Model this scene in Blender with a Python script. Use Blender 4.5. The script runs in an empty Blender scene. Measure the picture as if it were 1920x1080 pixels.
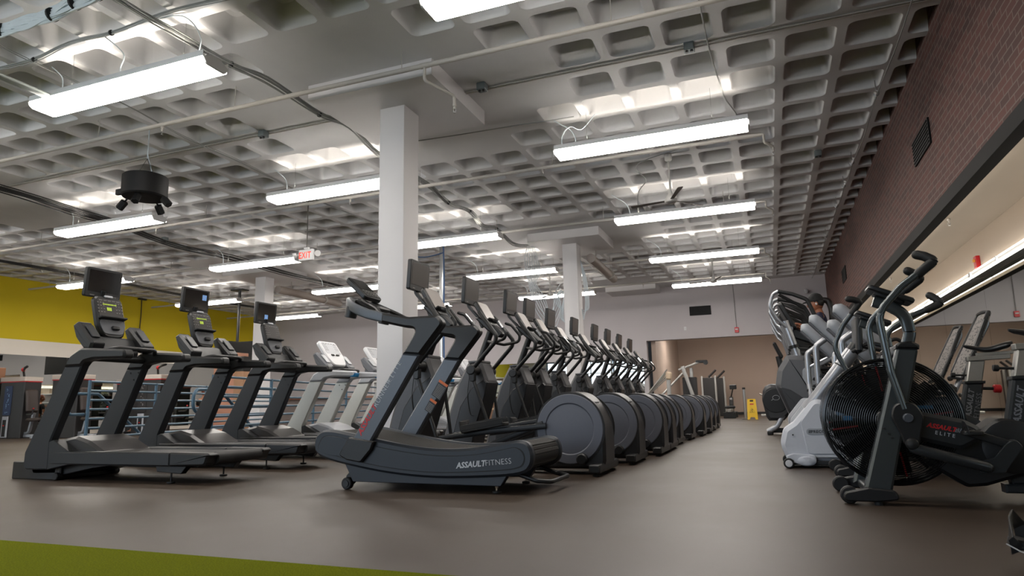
import bpy, math, random
from mathutils import Vector, Matrix, Euler
random.seed(7)
PI = math.pi
SC = bpy.context.scene
COL = SC.collection

# ------------------------------------------------------------------ materials
def lin(c):
    c = c / 255.0
    return c / 12.92 if c <= 0.04045 else ((c + 0.055) / 1.055) ** 2.4

def rgb(r, g, b):
    return (lin(r), lin(g), lin(b), 1.0)

MATS = {}
def mat(name, col, rough=0.5, metal=0.0, var=0.06, scale=40.0, bump=0.0, bscale=300.0, spec=0.5, emit=None, estr=0.0, coat=0.0, trans=0.0):
    if name in MATS:
        return MATS[name]
    m = bpy.data.materials.new(name); m.use_nodes = True
    nt = m.node_tree; b = nt.nodes['Principled BSDF']
    b.inputs['Roughness'].default_value = rough
    b.inputs['Metallic'].default_value = metal
    b.inputs['Specular IOR Level'].default_value = spec
    if coat: b.inputs['Coat Weight'].default_value = coat
    if trans: b.inputs['Transmission Weight'].default_value = trans
    tc = nt.nodes.new('ShaderNodeTexCoord')
    nz = nt.nodes.new('ShaderNodeTexNoise'); nz.inputs['Scale'].default_value = scale; nz.inputs['Detail'].default_value = 4
    nt.links.new(tc.outputs['Object'], nz.inputs['Vector'])
    mx = nt.nodes.new('ShaderNodeMix'); mx.data_type = 'RGBA'
    mx.inputs[6].default_value = tuple(max(0, c * (1 - var)) for c in col[:3]) + (1,)
    mx.inputs[7].default_value = tuple(min(1, c * (1 + var)) for c in col[:3]) + (1,)
    nt.links.new(nz.outputs['Fac'], mx.inputs[0])
    nt.links.new(mx.outputs[2], b.inputs['Base Color'])
    if bump:
        n2 = nt.nodes.new('ShaderNodeTexNoise'); n2.inputs['Scale'].default_value = bscale
        nt.links.new(tc.outputs['Object'], n2.inputs['Vector'])
        bp = nt.nodes.new('ShaderNodeBump'); bp.inputs['Strength'].default_value = bump; bp.inputs['Distance'].default_value = 0.004
        nt.links.new(n2.outputs['Fac'], bp.inputs['Height']); nt.links.new(bp.outputs['Normal'], b.inputs['Normal'])
    if emit:
        b.inputs['Emission Color'].default_value = emit; b.inputs['Emission Strength'].default_value = estr
    MATS[name] = m
    return m

# ------------------------------------------------------------------ mesh builder
def roundrect(w, h, r, n=4, cx=0.0, cy=0.0):
    r = max(1e-4, min(r, w / 2 - 1e-4, h / 2 - 1e-4)); out = []
    for sx, sy, a0 in ((1, 1, 0), (-1, 1, 90), (-1, -1, 180), (1, -1, 270)):
        for k in range(n + 1):
            a = math.radians(a0 + 90 * k / n)
            out.append((cx + sx * (w / 2 - r) + r * math.cos(a), cy + sy * (h / 2 - r) + r * math.sin(a)))
    return out

def rc(pts, rad, n=5):
    """round the corners of a 3-D polyline"""
    P = [Vector(p) for p in pts]; out = [P[0]]
    for i in range(1, len(P) - 1):
        a, b, c = P[i - 1], P[i], P[i + 1]
        u = (a - b); v = (c - b); lu, lv = u.length, v.length
        if lu < 1e-6 or lv < 1e-6: continue
        u /= lu; v /= lv
        ang = u.angle(v, PI)
        if ang > PI - 0.02: out.append(b); continue
        d = min(rad / math.tan(ang / 2), lu * 0.48, lv * 0.48)
        p0, p1 = b + u * d, b + v * d
        for k in range(n + 1):
            t = k / n
            out.append(p0 * (1 - t) ** 2 + b * 2 * t * (1 - t) + p1 * t ** 2)
    out.append(P[-1])
    return out

def rc2(pts, rad, n=4):
    """round the corners of a closed 2-D polygon; pts may carry their own radius as third value"""
    out = []; N = len(pts)
    for i in range(N):
        a = Vector(pts[i - 1][:2]); b = Vector(pts[i][:2]); c = Vector(pts[(i + 1) % N][:2])
        r = pts[i][2] if len(pts[i]) > 2 else rad
        u = a - b; v = c - b; lu, lv = u.length, v.length
        if r <= 0 or lu < 1e-6 or lv < 1e-6: out.append(tuple(b)); continue
        u /= lu; v /= lv; ang = u.angle(v, PI)
        if ang > PI - 0.03: out.append(tuple(b)); continue
        d = min(r / math.tan(ang / 2), lu * 0.49, lv * 0.49)
        p0, p1 = b + u * d, b + v * d
        for k in range(n + 1):
            t = k / n; q = p0 * (1 - t) ** 2 + b * 2 * t * (1 - t) + p1 * t ** 2
            out.append((q.x, q.y))
    return out

def spline(pts, n=6):
    P = [Vector(p) for p in pts]; out = []
    for i in range(len(P) - 1):
        p0 = P[max(i - 1, 0)]; p1 = P[i]; p2 = P[i + 1]; p3 = P[min(i + 2, len(P) - 1)]
        for k in range(n):
            t = k / n
            out.append(0.5 * ((2 * p1) + (p2 - p0) * t + (2 * p0 - 5 * p1 + 4 * p2 - p3) * t * t + (3 * p1 - p0 - 3 * p2 + p3) * t ** 3))
    out.append(P[-1])
    return out

class MB:
    def __init__(s): s.v = []; s.f = []
    def add(s, vs, fs):
        o = len(s.v); s.v += [tuple(v) for v in vs]; s.f += [[i + o for i in f] for f in fs]; return s
    def prism(s, pts, axis, a0, a1, ch=0.0):
        """pts: 2-D outline in the plane across `axis`; chamfered by ch at both ends"""
        n = len(pts)
        area = sum(pts[i][0] * pts[(i + 1) % n][1] - pts[(i + 1) % n][0] * pts[i][1] for i in range(n))
        sg = 1 if area > 0 else -1
        def inset(d):
            if d <= 0: return [tuple(p[:2]) for p in pts]
            o = []
            for i in range(n):
                a = Vector(pts[i - 1][:2]); b = Vector(pts[i][:2]); c = Vector(pts[(i + 1) % n][:2])
                e1 = (b - a); e2 = (c - b)
                if e1.length < 1e-9: e1 = e2
                if e2.length < 1e-9: e2 = e1
                e1 = e1.normalized(); e2 = e2.normalized()
                n1 = Vector((-e1.y, e1.x)) * sg; n2 = Vector((-e2.y, e2.x)) * sg
                m = n1 + n2
                if m.length < 1e-6: m = n1
                m.normalize(); k = d / max(0.35, m.dot(n1))
                q = b + m * k; o.append((q.x, q.y))
            return o
        if a1 < a0: a0, a1 = a1, a0
        rings = [(a0, inset(ch)), (a0 + ch, inset(0)), (a1 - ch, inset(0)), (a1, inset(ch))] if ch > 0 else [(a0, inset(0)), (a1, inset(0))]
        def P(a, p):
            return {'x': (a, p[0], p[1]), 'y': (p[0], a, p[1]), 'z': (p[0], p[1], a)}[axis]
        vs = [P(a, p) for a, r in rings for p in r]
        flip = (sg > 0) != (axis == 'y')
        fs = []
        for k in range(len(rings) - 1):
            for i in range(n):
                j = (i + 1) % n
                q = [k * n + i, k * n + j, (k + 1) * n + j, (k + 1) * n + i]
                fs.append(q if flip else q[::-1])
        c0 = list(range(n)); c1 = [(len(rings) - 1) * n + i for i in range(n)]
        fs.append(c0[::-1] if flip else c0); fs.append(c1 if flip else c1[::-1])
        return s.add(vs, fs)
    def box(s, c, d, r=0.0, ch=None, M=None):
        """box of size d about c; r rounds the vertical edges, ch the top and bottom ones"""
        if ch is None: ch = min(r, d[2] * 0.4) * 0.7
        b = MB()
        pts = roundrect(d[0], d[1], r, 3) if r > 0 else [(d[0] / 2, d[1] / 2), (-d[0] / 2, d[1] / 2), (-d[0] / 2, -d[1] / 2), (d[0] / 2, -d[1] / 2)]
        b.prism(pts, 'z', -d[2] / 2, d[2] / 2, ch)
        M2 = Matrix.Translation(c) @ (M.to_4x4() if M is not None else Matrix())
        return s.add([M2 @ Vector(v) for v in b.v], b.f)
    def sweep(s, path, prof, up=(0, 0, 1), caps=True, closed=False, scales=None):
        P = [Vector(p) for p in path]; N = len(P); n = len(prof); up = Vector(up); vs = []
        for i in range(N):
            if closed: t = P[(i + 1) % N] - P[i - 1]
            else: t = P[min(i + 1, N - 1)] - P[max(i - 1, 0)]
            t.normalize()
            side = t.cross(up)
            if side.length < 1e-3: side = t.cross(Vector((0, 1, 0)) if abs(t.y) < 0.9 else Vector((1, 0, 0)))
            side.normalize(); u2 = side.cross(t)
            k = scales[i] if scales else 1.0
            for a, b in prof: vs.append(P[i] + side * a * k + u2 * b * k)
        fs = []
        for i in range(N if closed else N - 1):
            for j in range(n):
                a = i * n + j; b = i * n + (j + 1) % n; c = ((i + 1) % N) * n + (j + 1) % n; d = ((i + 1) % N) * n + j
                fs.append([a, b, c, d][::-1])
        if caps and not closed:
            fs.append(list(range(n))); fs.append([(N - 1) * n + j for j in range(n)][::-1])
        return s.add(vs, fs)
    def tube(s, path, r, n=10, up=(0.31, 0.17, 0.93), closed=False, round_end=False, scales=None):
        P = [Vector(p) for p in path]
        if round_end and not closed:
            d0 = (P[0] - P[1]).normalized(); d1 = (P[-1] - P[-2]).normalized(); sc = scales or [1.0] * len(P)
            A = []; S0 = []; B = []; S1 = []
            for k in (1.0, 0.85, 0.55):
                A.append(P[0] + d0 * r * sc[0] * k); S0.append(sc[0] * math.sqrt(max(0.02, 1 - k * k)))
                B.append(P[-1] + d1 * r * sc[-1] * k); S1.append(sc[-1] * math.sqrt(max(0.02, 1 - k * k)))
            P = A + P + B[::-1]; scales = S0 + sc + S1[::-1]
        prof = [(r * math.cos(2 * PI * k / n), r * math.sin(2 * PI * k / n)) for k in range(n)]
        return s.sweep(P, prof, up, True, closed, scales)
    def cyl(s, p0, p1, r, n=20, r1=None, ch=0.0):
        p0 = Vector(p0); p1 = Vector(p1); d = (p1 - p0); L = d.length; d.normalize()
        r1 = r if r1 is None else r1
        path = [p0, p1]; sc = [1.0, r1 / r]
        if ch > 0:
            path = [p0, p0 + d * ch, p1 - d * ch, p1]; sc = [1 - ch / r, 1.0, r1 / r, (r1 - ch) / r]
        a = Vector((0, 0, 1)) if abs(d.z) < 0.9 else Vector((1, 0, 0))
        side = d.cross(a).normalized(); u2 = side.cross(d); vs = []
        for p, k in zip(path, sc):
            for j in range(n):
                t = 2 * PI * j / n
                vs.append(p + side * (r * k * math.cos(t)) + u2 * (r * k * math.sin(t)))
        fs = []
        for i in range(len(path) - 1):
            for j in range(n):
                fs.append([i * n + j, (i + 1) * n + j, (i + 1) * n + (j + 1) % n, i * n + (j + 1) % n])
        fs.append(list(range(n))); fs.append([(len(path) - 1) * n + j for j in range(n)][::-1])
        return s.add(vs, fs)
    def lathe(s, prof, c, axis=(0, 0, 1), n=32):
        """prof: (radius, height) pairs along axis from c"""
        d = Vector(axis).normalized(); a = Vector((0, 0, 1)) if abs(d.z) < 0.9 else Vector((1, 0, 0))
        side = d.cross(a).normalized(); u2 = side.cross(d); c = Vector(c); vs = []; m = len(prof)
        for r, h in prof:
            for j in range(n):
                t = 2 * PI * j / n
                vs.append(c + d * h + side * (max(r, 1e-4) * math.cos(t)) + u2 * (max(r, 1e-4) * math.sin(t)))
        fs = []
        for i in range(m - 1):
            for j in range(n):
                fs.append([i * n + j, (i + 1) * n + j, (i + 1) * n + (j + 1) % n, i * n + (j + 1) % n])
        fs.append(list(range(n))); fs.append([(m - 1) * n + j for j in range(n)][::-1])
        return s.add(vs, fs)
    def ell(s, c, r, n=16, m=10, M=None):
        c = Vector(c); vs = []
        for i in range(m + 1):
            ph = PI * i / m
            for j in range(n):
                t = 2 * PI * j / n
                q = Vector((r[0] * math.sin(ph) * math.cos(t), r[1] * math.sin(ph) * math.sin(t), r[2] * math.cos(ph)))
                if M is not None: q = M @ q
                vs.append(c + q)
        fs = []
        for i in range(m):
            for j in range(n):
                fs.append([i * n + j, (i + 1) * n + j, (i + 1) * n + (j + 1) % n, i * n + (j + 1) % n])
        return s.add(vs, fs)
    def quad(s, a, b, c, d): return s.add([a, b, c, d], [[0, 1, 2, 3]])
    def move(s, M):
        s.v = [tuple(M @ Vector(v)) for v in s.v]; return s
    def build(s, name, m, parent=None, angle=35, loc=None):
        me = bpy.data.meshes.new(name); me.from_pydata(s.v, [], s.f); me.validate(); me.update()
        me.polygons.foreach_set('use_smooth', [True] * len(me.polygons))
        me.set_sharp_from_angle(angle=math.radians(angle))
        me.materials.append(m)
        o = bpy.data.objects.new(name, me); COL.objects.link(o)
        if parent is not None: o.parent = parent
        if loc is not None: o.location = loc
        return o

def tag(o, label, cat, group=None, kind=None):
    o['label'] = label; o['category'] = cat
    if group: o['group'] = group
    if kind: o['kind'] = kind
    return o

def thing(name, label, cat, loc=(0, 0, 0), rz=0.0, group=None):
    o = bpy.data.objects.new(name, None); COL.objects.link(o); o.empty_display_size = 0.1
    o.location = loc; o.rotation_euler = (0, 0, rz)
    return tag(o, label, cat, group)

def struct(o):
    o['kind'] = 'structure'; return o

def copy_tree(o, parent=None):
    c = o.copy(); COL.objects.link(c)
    if parent is not None: c.parent = parent
    for ch in list(o.children): copy_tree(ch, c)
    return c

def frame(x, y, z):
    """matrix with the given column axes"""
    return Matrix((Vector(x).normalized(), Vector(y).normalized(), Vector(z).normalized())).transposed()

def text(name, body, size, loc, xdir, ydir, m, parent=None, shear=0.0, weight=0.0, sx=1.0, spacing=1.0, align='LEFT', depth=0.0006):
    cu = bpy.data.curves.new(name, 'FONT'); cu.body = body; cu.size = size; cu.shear = shear; cu.offset = weight
    cu.extrude = depth; cu.space_character = spacing; cu.align_x = align; cu.resolution_u = 2
    tmp = bpy.data.objects.new(name + '_tmp', cu); COL.objects.link(tmp)
    bpy.context.view_layer.update()
    me = bpy.data.meshes.new_from_object(tmp.evaluated_get(bpy.context.evaluated_depsgraph_get()))
    bpy.data.objects.remove(tmp); bpy.data.curves.remove(cu)
    x = Vector(xdir).normalized(); y = Vector(ydir).normalized(); z = x.cross(y).normalized()
    M = Matrix.Translation(loc) @ frame(x, y, z).to_4x4() @ Matrix.Diagonal((sx, 1, 1, 1))
    me.transform(M); me.name = name
    me.materials.clear(); me.materials.append(m)
    o = bpy.data.objects.new(name, me); COL.objects.link(o)
    if parent is not None: o.parent = parent
    return o
# ------------------------------------------------------------------ palette
BLACK = mat('black_plastic', rgb(17, 18, 20), 0.42, bump=0.12, bscale=900)
VBLACK = mat('matt_black', rgb(13, 13, 14), 0.6, spec=.25)
BLACK2 = mat('black_rubber', rgb(17, 17, 18), 0.6, bump=0.15, bscale=700)
DARK = mat('charcoal_plastic', rgb(29, 31, 34), 0.45, bump=0.1, bscale=900)
GRAPH = mat('graphite_paint', rgb(82, 86, 94), 0.42, metal=0.25, var=0.05)
GREY_D = mat('dark_grey_panel', rgb(96, 98, 103), 0.5, var=0.04)
SILVER = mat('silver_paint', rgb(158, 160, 164), 0.35, metal=0.6, var=0.05)
STEEL = mat('brushed_steel', rgb(178, 178, 178), 0.28, metal=0.9, var=0.06, scale=120)
CHROME = mat('chrome', rgb(205, 205, 208), 0.12, metal=1.0, var=0.03)
WHITE = mat('white_plastic', rgb(206, 207, 210), 0.45, var=0.03)
WHITEP = mat('white_paint', rgb(222, 222, 222), 0.5, var=0.03)
LGREY = mat('light_grey_plastic', rgb(168, 171, 177), 0.45, var=0.04)
RED = mat('red_plastic', rgb(196, 30, 36), 0.4)
REDTXT = mat('red_lettering', rgb(214, 40, 44), 0.5, var=0.02)
WHTTXT = mat('pale_lettering', rgb(205, 207, 210), 0.5, var=0.02)
GRYTXT = mat('grey_lettering', rgb(128, 130, 134), 0.5, var=0.02)
BLUEACC = mat('blue_accent', rgb(20, 120, 178), 0.4)
SCREEN = mat('dark_glass', rgb(20, 20, 21), 0.12, var=0.02, spec=0.6)
ORANGE = mat('orange_label', rgb(214, 108, 48), 0.5)
YELLOW = mat('yellow_plastic', rgb(228, 186, 20), 0.45)
BLUERAIL = mat('blue_rail_paint', rgb(70, 98, 118), 0.4, metal=0.1, var=0.08)
CABLE = mat('grey_cable', rgb(148, 150, 148), 0.55, var=0.15, scale=8)
CABLEW = mat('pale_cable', rgb(190, 200, 206), 0.5, var=0.12, scale=8)
CABLEB = mat('black_cable', rgb(40, 40, 40), 0.55)
PIPE = mat('painted_pipe', rgb(176, 172, 166), 0.5, var=0.06, scale=12)
LENS = mat('lamp_lens', rgb(245, 244, 240), 0.4, var=0.0, emit=(1.0, 0.94, 0.87, 1), estr=22.0)
LENSU = mat('lamp_lens_top', rgb(245, 244, 240), 0.4, var=0.0, emit=(1.0, 0.94, 0.87, 1), estr=15.0)
LENSR = mat('cove_lamp_lens', rgb(245, 244, 240), 0.4, var=0.0, emit=(1.0, 0.93, 0.83, 1), estr=5.0)

DAYW = 440.0
# ------------------------------------------------------------------ room shell
CH = 4.475           # ceiling
XR, XL = 1.893, -19.9
YB, YF = 22.9, -6.0
def wall_paint(name, col, var=0.04):
    return mat(name, col, 0.75, var=var, scale=1.3, bump=0.08, bscale=220)
W_GREY = wall_paint('grey_wall_paint', rgb(188, 183, 186))
W_CREAM = wall_paint('cream_wall_paint', rgb(214, 203, 190))
W_TAN = wall_paint('tan_wall_paint', rgb(205, 191, 176))
W_YEL = wall_paint('yellow_wall_paint', rgb(214, 190, 20))
W_WHT = wall_paint('white_wall_paint', rgb(236, 228, 216))
W_TAUPE = wall_paint('taupe_wall_paint', rgb(178, 160, 147))
CONC = mat('painted_concrete', rgb(207, 207, 208), 0.62, var=0.09, scale=2.2, bump=0.25, bscale=60)
COLM = mat('column_paint', rgb(207, 205, 206), 0.55, var=0.03, scale=2)
BLKSTEEL = mat('black_lintel_paint', rgb(17, 16, 15), 0.7, spec=.2)

def floor_material():
    m = bpy.data.materials.new('rubber_floor'); m.use_nodes = True; nt = m.node_tree; b = nt.nodes['Principled BSDF']
    tc = nt.nodes.new('ShaderNodeTexCoord')
    n1 = nt.nodes.new('ShaderNodeTexNoise'); n1.inputs['Scale'].default_value = 0.9; n1.inputs['Detail'].default_value = 6; n1.inputs['Roughness'].default_value = 0.6
    n2 = nt.nodes.new('ShaderNodeTexNoise'); n2.inputs['Scale'].default_value = 260; n2.inputs['Detail'].default_value = 2
    r1 = nt.nodes.new('ShaderNodeValToRGB'); r1.color_ramp.elements[0].position = 0.3; r1.color_ramp.elements[0].color = rgb(56, 45, 37); r1.color_ramp.elements[1].position = 0.75; r1.color_ramp.elements[1].color = rgb(71, 59, 48)
    r2 = nt.nodes.new('ShaderNodeValToRGB'); r2.color_ramp.elements[0].position = 0.35; r2.color_ramp.elements[0].color = (0.7, 0.7, 0.7, 1); r2.color_ramp.elements[1].position = 0.72; r2.color_ramp.elements[1].color = (1.25, 1.25, 1.25, 1)
    mx = nt.nodes.new('ShaderNodeMix'); mx.data_type = 'RGBA'; mx.blend_type = 'MULTIPLY'; mx.inputs[0].default_value = 0.8
    for n in (n1, n2): nt.links.new(tc.outputs['Object'], n.inputs['Vector'])
    nt.links.new(n1.outputs['Fac'], r1.inputs[0]); nt.links.new(n2.outputs['Fac'], r2.inputs[0])
    nt.links.new(r1.outputs[0], mx.inputs[6]); nt.links.new(r2.outputs[0], mx.inputs[7]); nt.links.new(mx.outputs[2], b.inputs['Base Color'])
    rr = nt.nodes.new('ShaderNodeMapRange'); rr.inputs[3].default_value = 0.38; rr.inputs[4].default_value = 0.56
    nt.links.new(n1.outputs['Fac'], rr.inputs[0]); nt.links.new(rr.outputs[0], b.inputs['Roughness'])
    bp = nt.nodes.new('ShaderNodeBump'); bp.inputs['Strength'].default_value = 0.25; bp.inputs['Distance'].default_value = 0.003
    nt.links.new(n2.outputs['Fac'], bp.inputs['Height']); nt.links.new(bp.outputs['Normal'], b.inputs['Normal'])
    return m

def brick_material():
    m = bpy.data.materials.new('red_brick'); m.use_nodes = True; nt = m.node_tree; b = nt.nodes['Principled BSDF']
    tc = nt.nodes.new('ShaderNodeTexCoord'); sp = nt.nodes.new('ShaderNodeSeparateXYZ'); cb = nt.nodes.new('ShaderNodeCombineXYZ')
    nt.links.new(tc.outputs['Object'], sp.inputs[0]); nt.links.new(sp.outputs['Y'], cb.inputs['X']); nt.links.new(sp.outputs['Z'], cb.inputs['Y'])
    br = nt.nodes.new('ShaderNodeTexBrick'); br.inputs['Scale'].default_value = 1.0
    br.inputs['Brick Width'].default_value = 0.205; br.inputs['Row Height'].default_value = 0.071; br.inputs['Mortar Size'].default_value = 0.006
    br.inputs['Color1'].default_value = rgb(98, 60, 53); br.inputs['Color2'].default_value = rgb(70, 47, 44); br.inputs['Mortar'].default_value = rgb(116, 100, 92)
    br.inputs['Bias'].default_value = -0.1
    nt.links.new(cb.outputs[0], br.inputs['Vector'])
    nz = nt.nodes.new('ShaderNodeTexNoise'); nz.inputs['Scale'].default_value = 3; nz.inputs['Detail'].default_value = 5
    nt.links.new(cb.outputs[0], nz.inputs['Vector'])
    mx = nt.nodes.new('ShaderNodeMix'); mx.data_type = 'RGBA'; mx.blend_type = 'MULTIPLY'; mx.inputs[0].default_value = 0.5
    nt.links.new(br.outputs['Color'], mx.inputs[6]); nt.links.new(nz.outputs['Color'], mx.inputs[7])
    nt.links.new(br.outputs['Color'], b.inputs['Base Color']); b.inputs['Roughness'].default_value = 0.8
    bp = nt.nodes.new('ShaderNodeBump'); bp.inputs['Strength'].default_value = 0.5; bp.inputs['Distance'].default_value = 0.006; bp.invert = True
    nt.links.new(br.outputs['Fac'], bp.inputs['Height']); nt.links.new(bp.outputs['Normal'], b.inputs['Normal'])
    return m

def grass_material():
    m = bpy.data.materials.new('green_turf'); m.use_nodes = True; nt = m.node_tree; b = nt.nodes['Principled BSDF']
    tc = nt.nodes.new('ShaderNodeTexCoord'); n1 = nt.nodes.new('ShaderNodeTexNoise'); n1.inputs['Scale'].default_value = 160; n1.inputs['Detail'].default_value = 3
    r1 = nt.nodes.new('ShaderNodeValToRGB'); r1.color_ramp.elements[0].position = 0.3; r1.color_ramp.elements[0].color = rgb(84, 90, 6); r1.color_ramp.elements[1].position = 0.7; r1.color_ramp.elements[1].color = rgb(116, 122, 10)
    nt.links.new(tc.outputs['Object'], n1.inputs['Vector']); nt.links.new(n1.outputs['Fac'], r1.inputs[0]); nt.links.new(r1.outputs[0], b.inputs['Base Color'])
    b.inputs['Roughness'].default_value = 0.95; b.inputs['Specular IOR Level'].default_value = 0.05
    bp = nt.nodes.new('ShaderNodeBump'); bp.inputs['Strength'].default_value = 0.8; bp.inputs['Distance'].default_value = 0.01
    nt.links.new(n1.outputs['Fac'], bp.inputs['Height']); nt.links.new(bp.outputs['Normal'], b.inputs['Normal'])
    return m

def mirror_material(name, tint):
    m = bpy.data.materials.new(name); m.use_nodes = True; nt = m.node_tree; b = nt.nodes['Principled BSDF']
    b.inputs['Metallic'].default_value = 1.0; b.inputs['Base Color'].default_value = tint; b.inputs['Roughness'].default_value = 0.015
    return m
MIRROR = mirror_material('mirror_glass', (0.62, 0.64, 0.60, 1))

def slab(name, m, x0, x1, y0, y1, z0, z1):
    b = MB(); b.box(((x0 + x1) / 2, (y0 + y1) / 2, (z0 + z1) / 2), (abs(x1 - x0), abs(y1 - y0), abs(z1 - z0)), 0.0, 0.0)
    return struct(b.build(name, m))

XA = 2.95            # mirror wall of the alcove
YR = 29.3            # back wall of the recess
slab('floor', floor_material(), XL - 0.2, XA + 0.2, YF - 0.2, YR + 0.2, -0.15, 0.0)
TURF = 2.28
slab('floor_turf', grass_material(), XL + 2, 1.2, YF + 0.3, TURF, 0.0, 0.012)

# waffle ceiling: square voids with rounded corners cast up into a painted slab
def waffle():
    b = MB(); PX, PY = 0.615, 0.63; VX, VY = 0.485, 0.49; DEP = 0.30; z = CH
    ncorner = 4
    def rr(w, h, r, cx, cy): return roundrect(w, h, r, ncorner, cx, cy)
    xs = []; x = 1.635 + PX
    while x > XL - 0.05:
        xs.append((x - PX, x)); x -= PX
    ys = []
    for k in range(-2, 3):
        base = 7.17 + 7.72 * k
        for i in range(12): ys.append((base + PY * i, base + PY * (i + 1)))
    ys = [y for y in ys if y[1] > YF and y[0] < YB]
    cols = [(-4.08, 7.05 + 7.72 * k) for k in (-1, 0, 1, 2)] + [(-13.2, 7.05 + 7.72 * k) for k in (-1, 0, 1, 2)]
    def solid(cx, cy):
        for X, Y in cols:
            dx, dy = abs(cx - X), abs(cy - Y)
            row = 0 if dy < 0.75 else 1 if dy < 1.38 else 2 if dy < 2.0 else 3
            if dx < (2.0, 1.7, 0.95, 0)[row]: return True
        return cy > YB - 0.3
    for (x0, x1) in xs:
        for (y0, y1) in ys:
            cx, cy = (x0 + x1) / 2, (y0 + y1) / 2
            if solid(cx, cy):
                b.quad((x0, y0, z), (x0, y1, z), (x1, y1, z), (x1, y0, z)); continue
            rings = [(rr(VX + 0.03, VY + 0.03, 0.085, cx, cy), z), (rr(VX + 0.008, VY + 0.008, 0.075, cx, cy), z + 0.012),
                     (rr(VX - 0.012, VY - 0.012, 0.07, cx, cy), z + 0.045), (rr(VX - 0.09, VY - 0.09, 0.06, cx, cy), z + DEP - 0.03), (rr(VX - 0.15, VY - 0.15, 0.05, cx, cy), z + DEP)]
            n = len(rings[0][0]); vs = [(p[0], p[1], zz) for r, zz in rings for p in r]; fs = []
            for k in range(len(rings) - 1):
                for i in range(n):
                    j = (i + 1) % n
                    fs.append([k * n + i, k * n + j, (k + 1) * n + j, (k + 1) * n + i])
            fs.append([(len(rings) - 1) * n + i for i in range(n)][::-1])
            corner = [(x1, y1, z), (x0, y1, z), (x0, y0, z), (x1, y0, z)]; o = len(vs); vs += corner; m = ncorner + 1
            for q in range(4):
                for i in range(ncorner): fs.append([o + q, q * m + i + 1, q * m + i])
                fs.append([o + q, o + (q + 1) % 4, ((q + 1) % 4) * m, q * m + ncorner])
            b.add(vs, fs)
    # wide ribs between the bays, and the strips along the walls
    x0, x1 = xs[-1][0], xs[0][1]
    yv = sorted(set([round(y[0], 4) for y in ys] + [round(y[1], 4) for y in ys]))
    for i in range(-2, 4):
        yb = 7.17 + 7.72 * i
        if yb - 0.16 < YB and yb > YF:
            b.quad((x0, yb - 0.16, z), (x0, yb, z), (x1, yb, z), (x1, yb - 0.16, z))
    b.quad((x0, ys[-1][1] if ys else 0, z), (x0, YB + 0.4, z), (x1, YB + 0.4, z), (x1, ys[-1][1], z))
    o = b.build('ceiling', CONC, angle=28)
    return struct(o)
waffle()
slab('trim_1', BLKSTEEL, XR, XR + 0.12, YF, YB, 2.595, 2.735)             # black steel lintel under the brick
slab('wall_right', brick_material(), XR, XR + 0.14, YF, YB + 0.0, 2.735, CH + 0.34)
slab('ceiling_alcove', wall_paint('soffit_paint', rgb(172, 162, 148)), XR + 0.12, XA + 0.1, YF, YB + 0.3, 2.885, 3.0)
slab('wall_alcove', W_TAN, XA, XA + 0.15, YF, YR, 0.0, 3.0)
slab('wall_left', W_YEL, XL - 0.15, XL, YF, YB, 2.735, CH + 0.3)
slab('wall_left_white', W_WHT, XL - 0.15, XL, YF, YB, 0.0, 2.735)
slab('wall_back', W_GREY, XL - 0.15, -3.856, YB, YB + 0.3, 0.0, CH + 0.3)
slab('wall_back_lintel', W_GREY, -3.856, XA + 0.1, YB, YB + 0.3, 2.66, CH + 0.3)
slab('wall_recess_left', W_TAUPE, -3.75, -3.6, YB + 0.3, YR, 0.0, 3.3)
slab('wall_recess_back', W_TAUPE, -3.75, XA + 0.1, YR, YR + 0.15, 0.0, 3.3)
slab('ceiling_recess', W_TAUPE, -3.75, XA + 0.1, YB + 0.3, YR, 3.2, 3.3)
# street front behind the camera: glazed, daylight comes in through it
slab('wall_front', W_GREY, XL - 0.15, XA + 0.15, YF - 0.15, YF, 0.0, 0.5)
slab('wall_front_head', W_GREY, XL - 0.15, XA + 0.15, YF - 0.15, YF, 3.9, CH + 0.3)
slab('wall_front_side', W_GREY, XL - 0.15, -17.0, YF - 0.15, YF, 0.5, 3.9)
slab('wall_front_end', W_GREY, -2.0, XA + 0.15, YF - 0.15, YF, 0.5, 3.9)
wb = MB()
for k in range(9): wb.box((-17.0 + k * 15.0 / 8, YF - 0.07, 2.2), (0.07, 0.1, 3.4))
for zz in (0.53, 2.9, 3.87): wb.box((-9.5, YF - 0.07, zz), (15.0, 0.1, 0.06))
struct(wb.build('window_1', BLACK))
dl = bpy.data.lights.new('daylight', 'AREA'); dl.shape = 'RECTANGLE'; dl.size = 14.8; dl.size_y = 3.2; dl.energy = DAYW; dl.color = (0.74, 0.86, 1.0)
do = bpy.data.objects.new('daylight', dl); COL.objects.link(do); do.location = (-9.5, YF - 0.3, 2.2); do.rotation_euler = (math.radians(90), 0, 0)
slab('baseboard_back', BLACK, -3.6, XA, YR - 0.015, YR, 0.0, 0.1)

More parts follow.
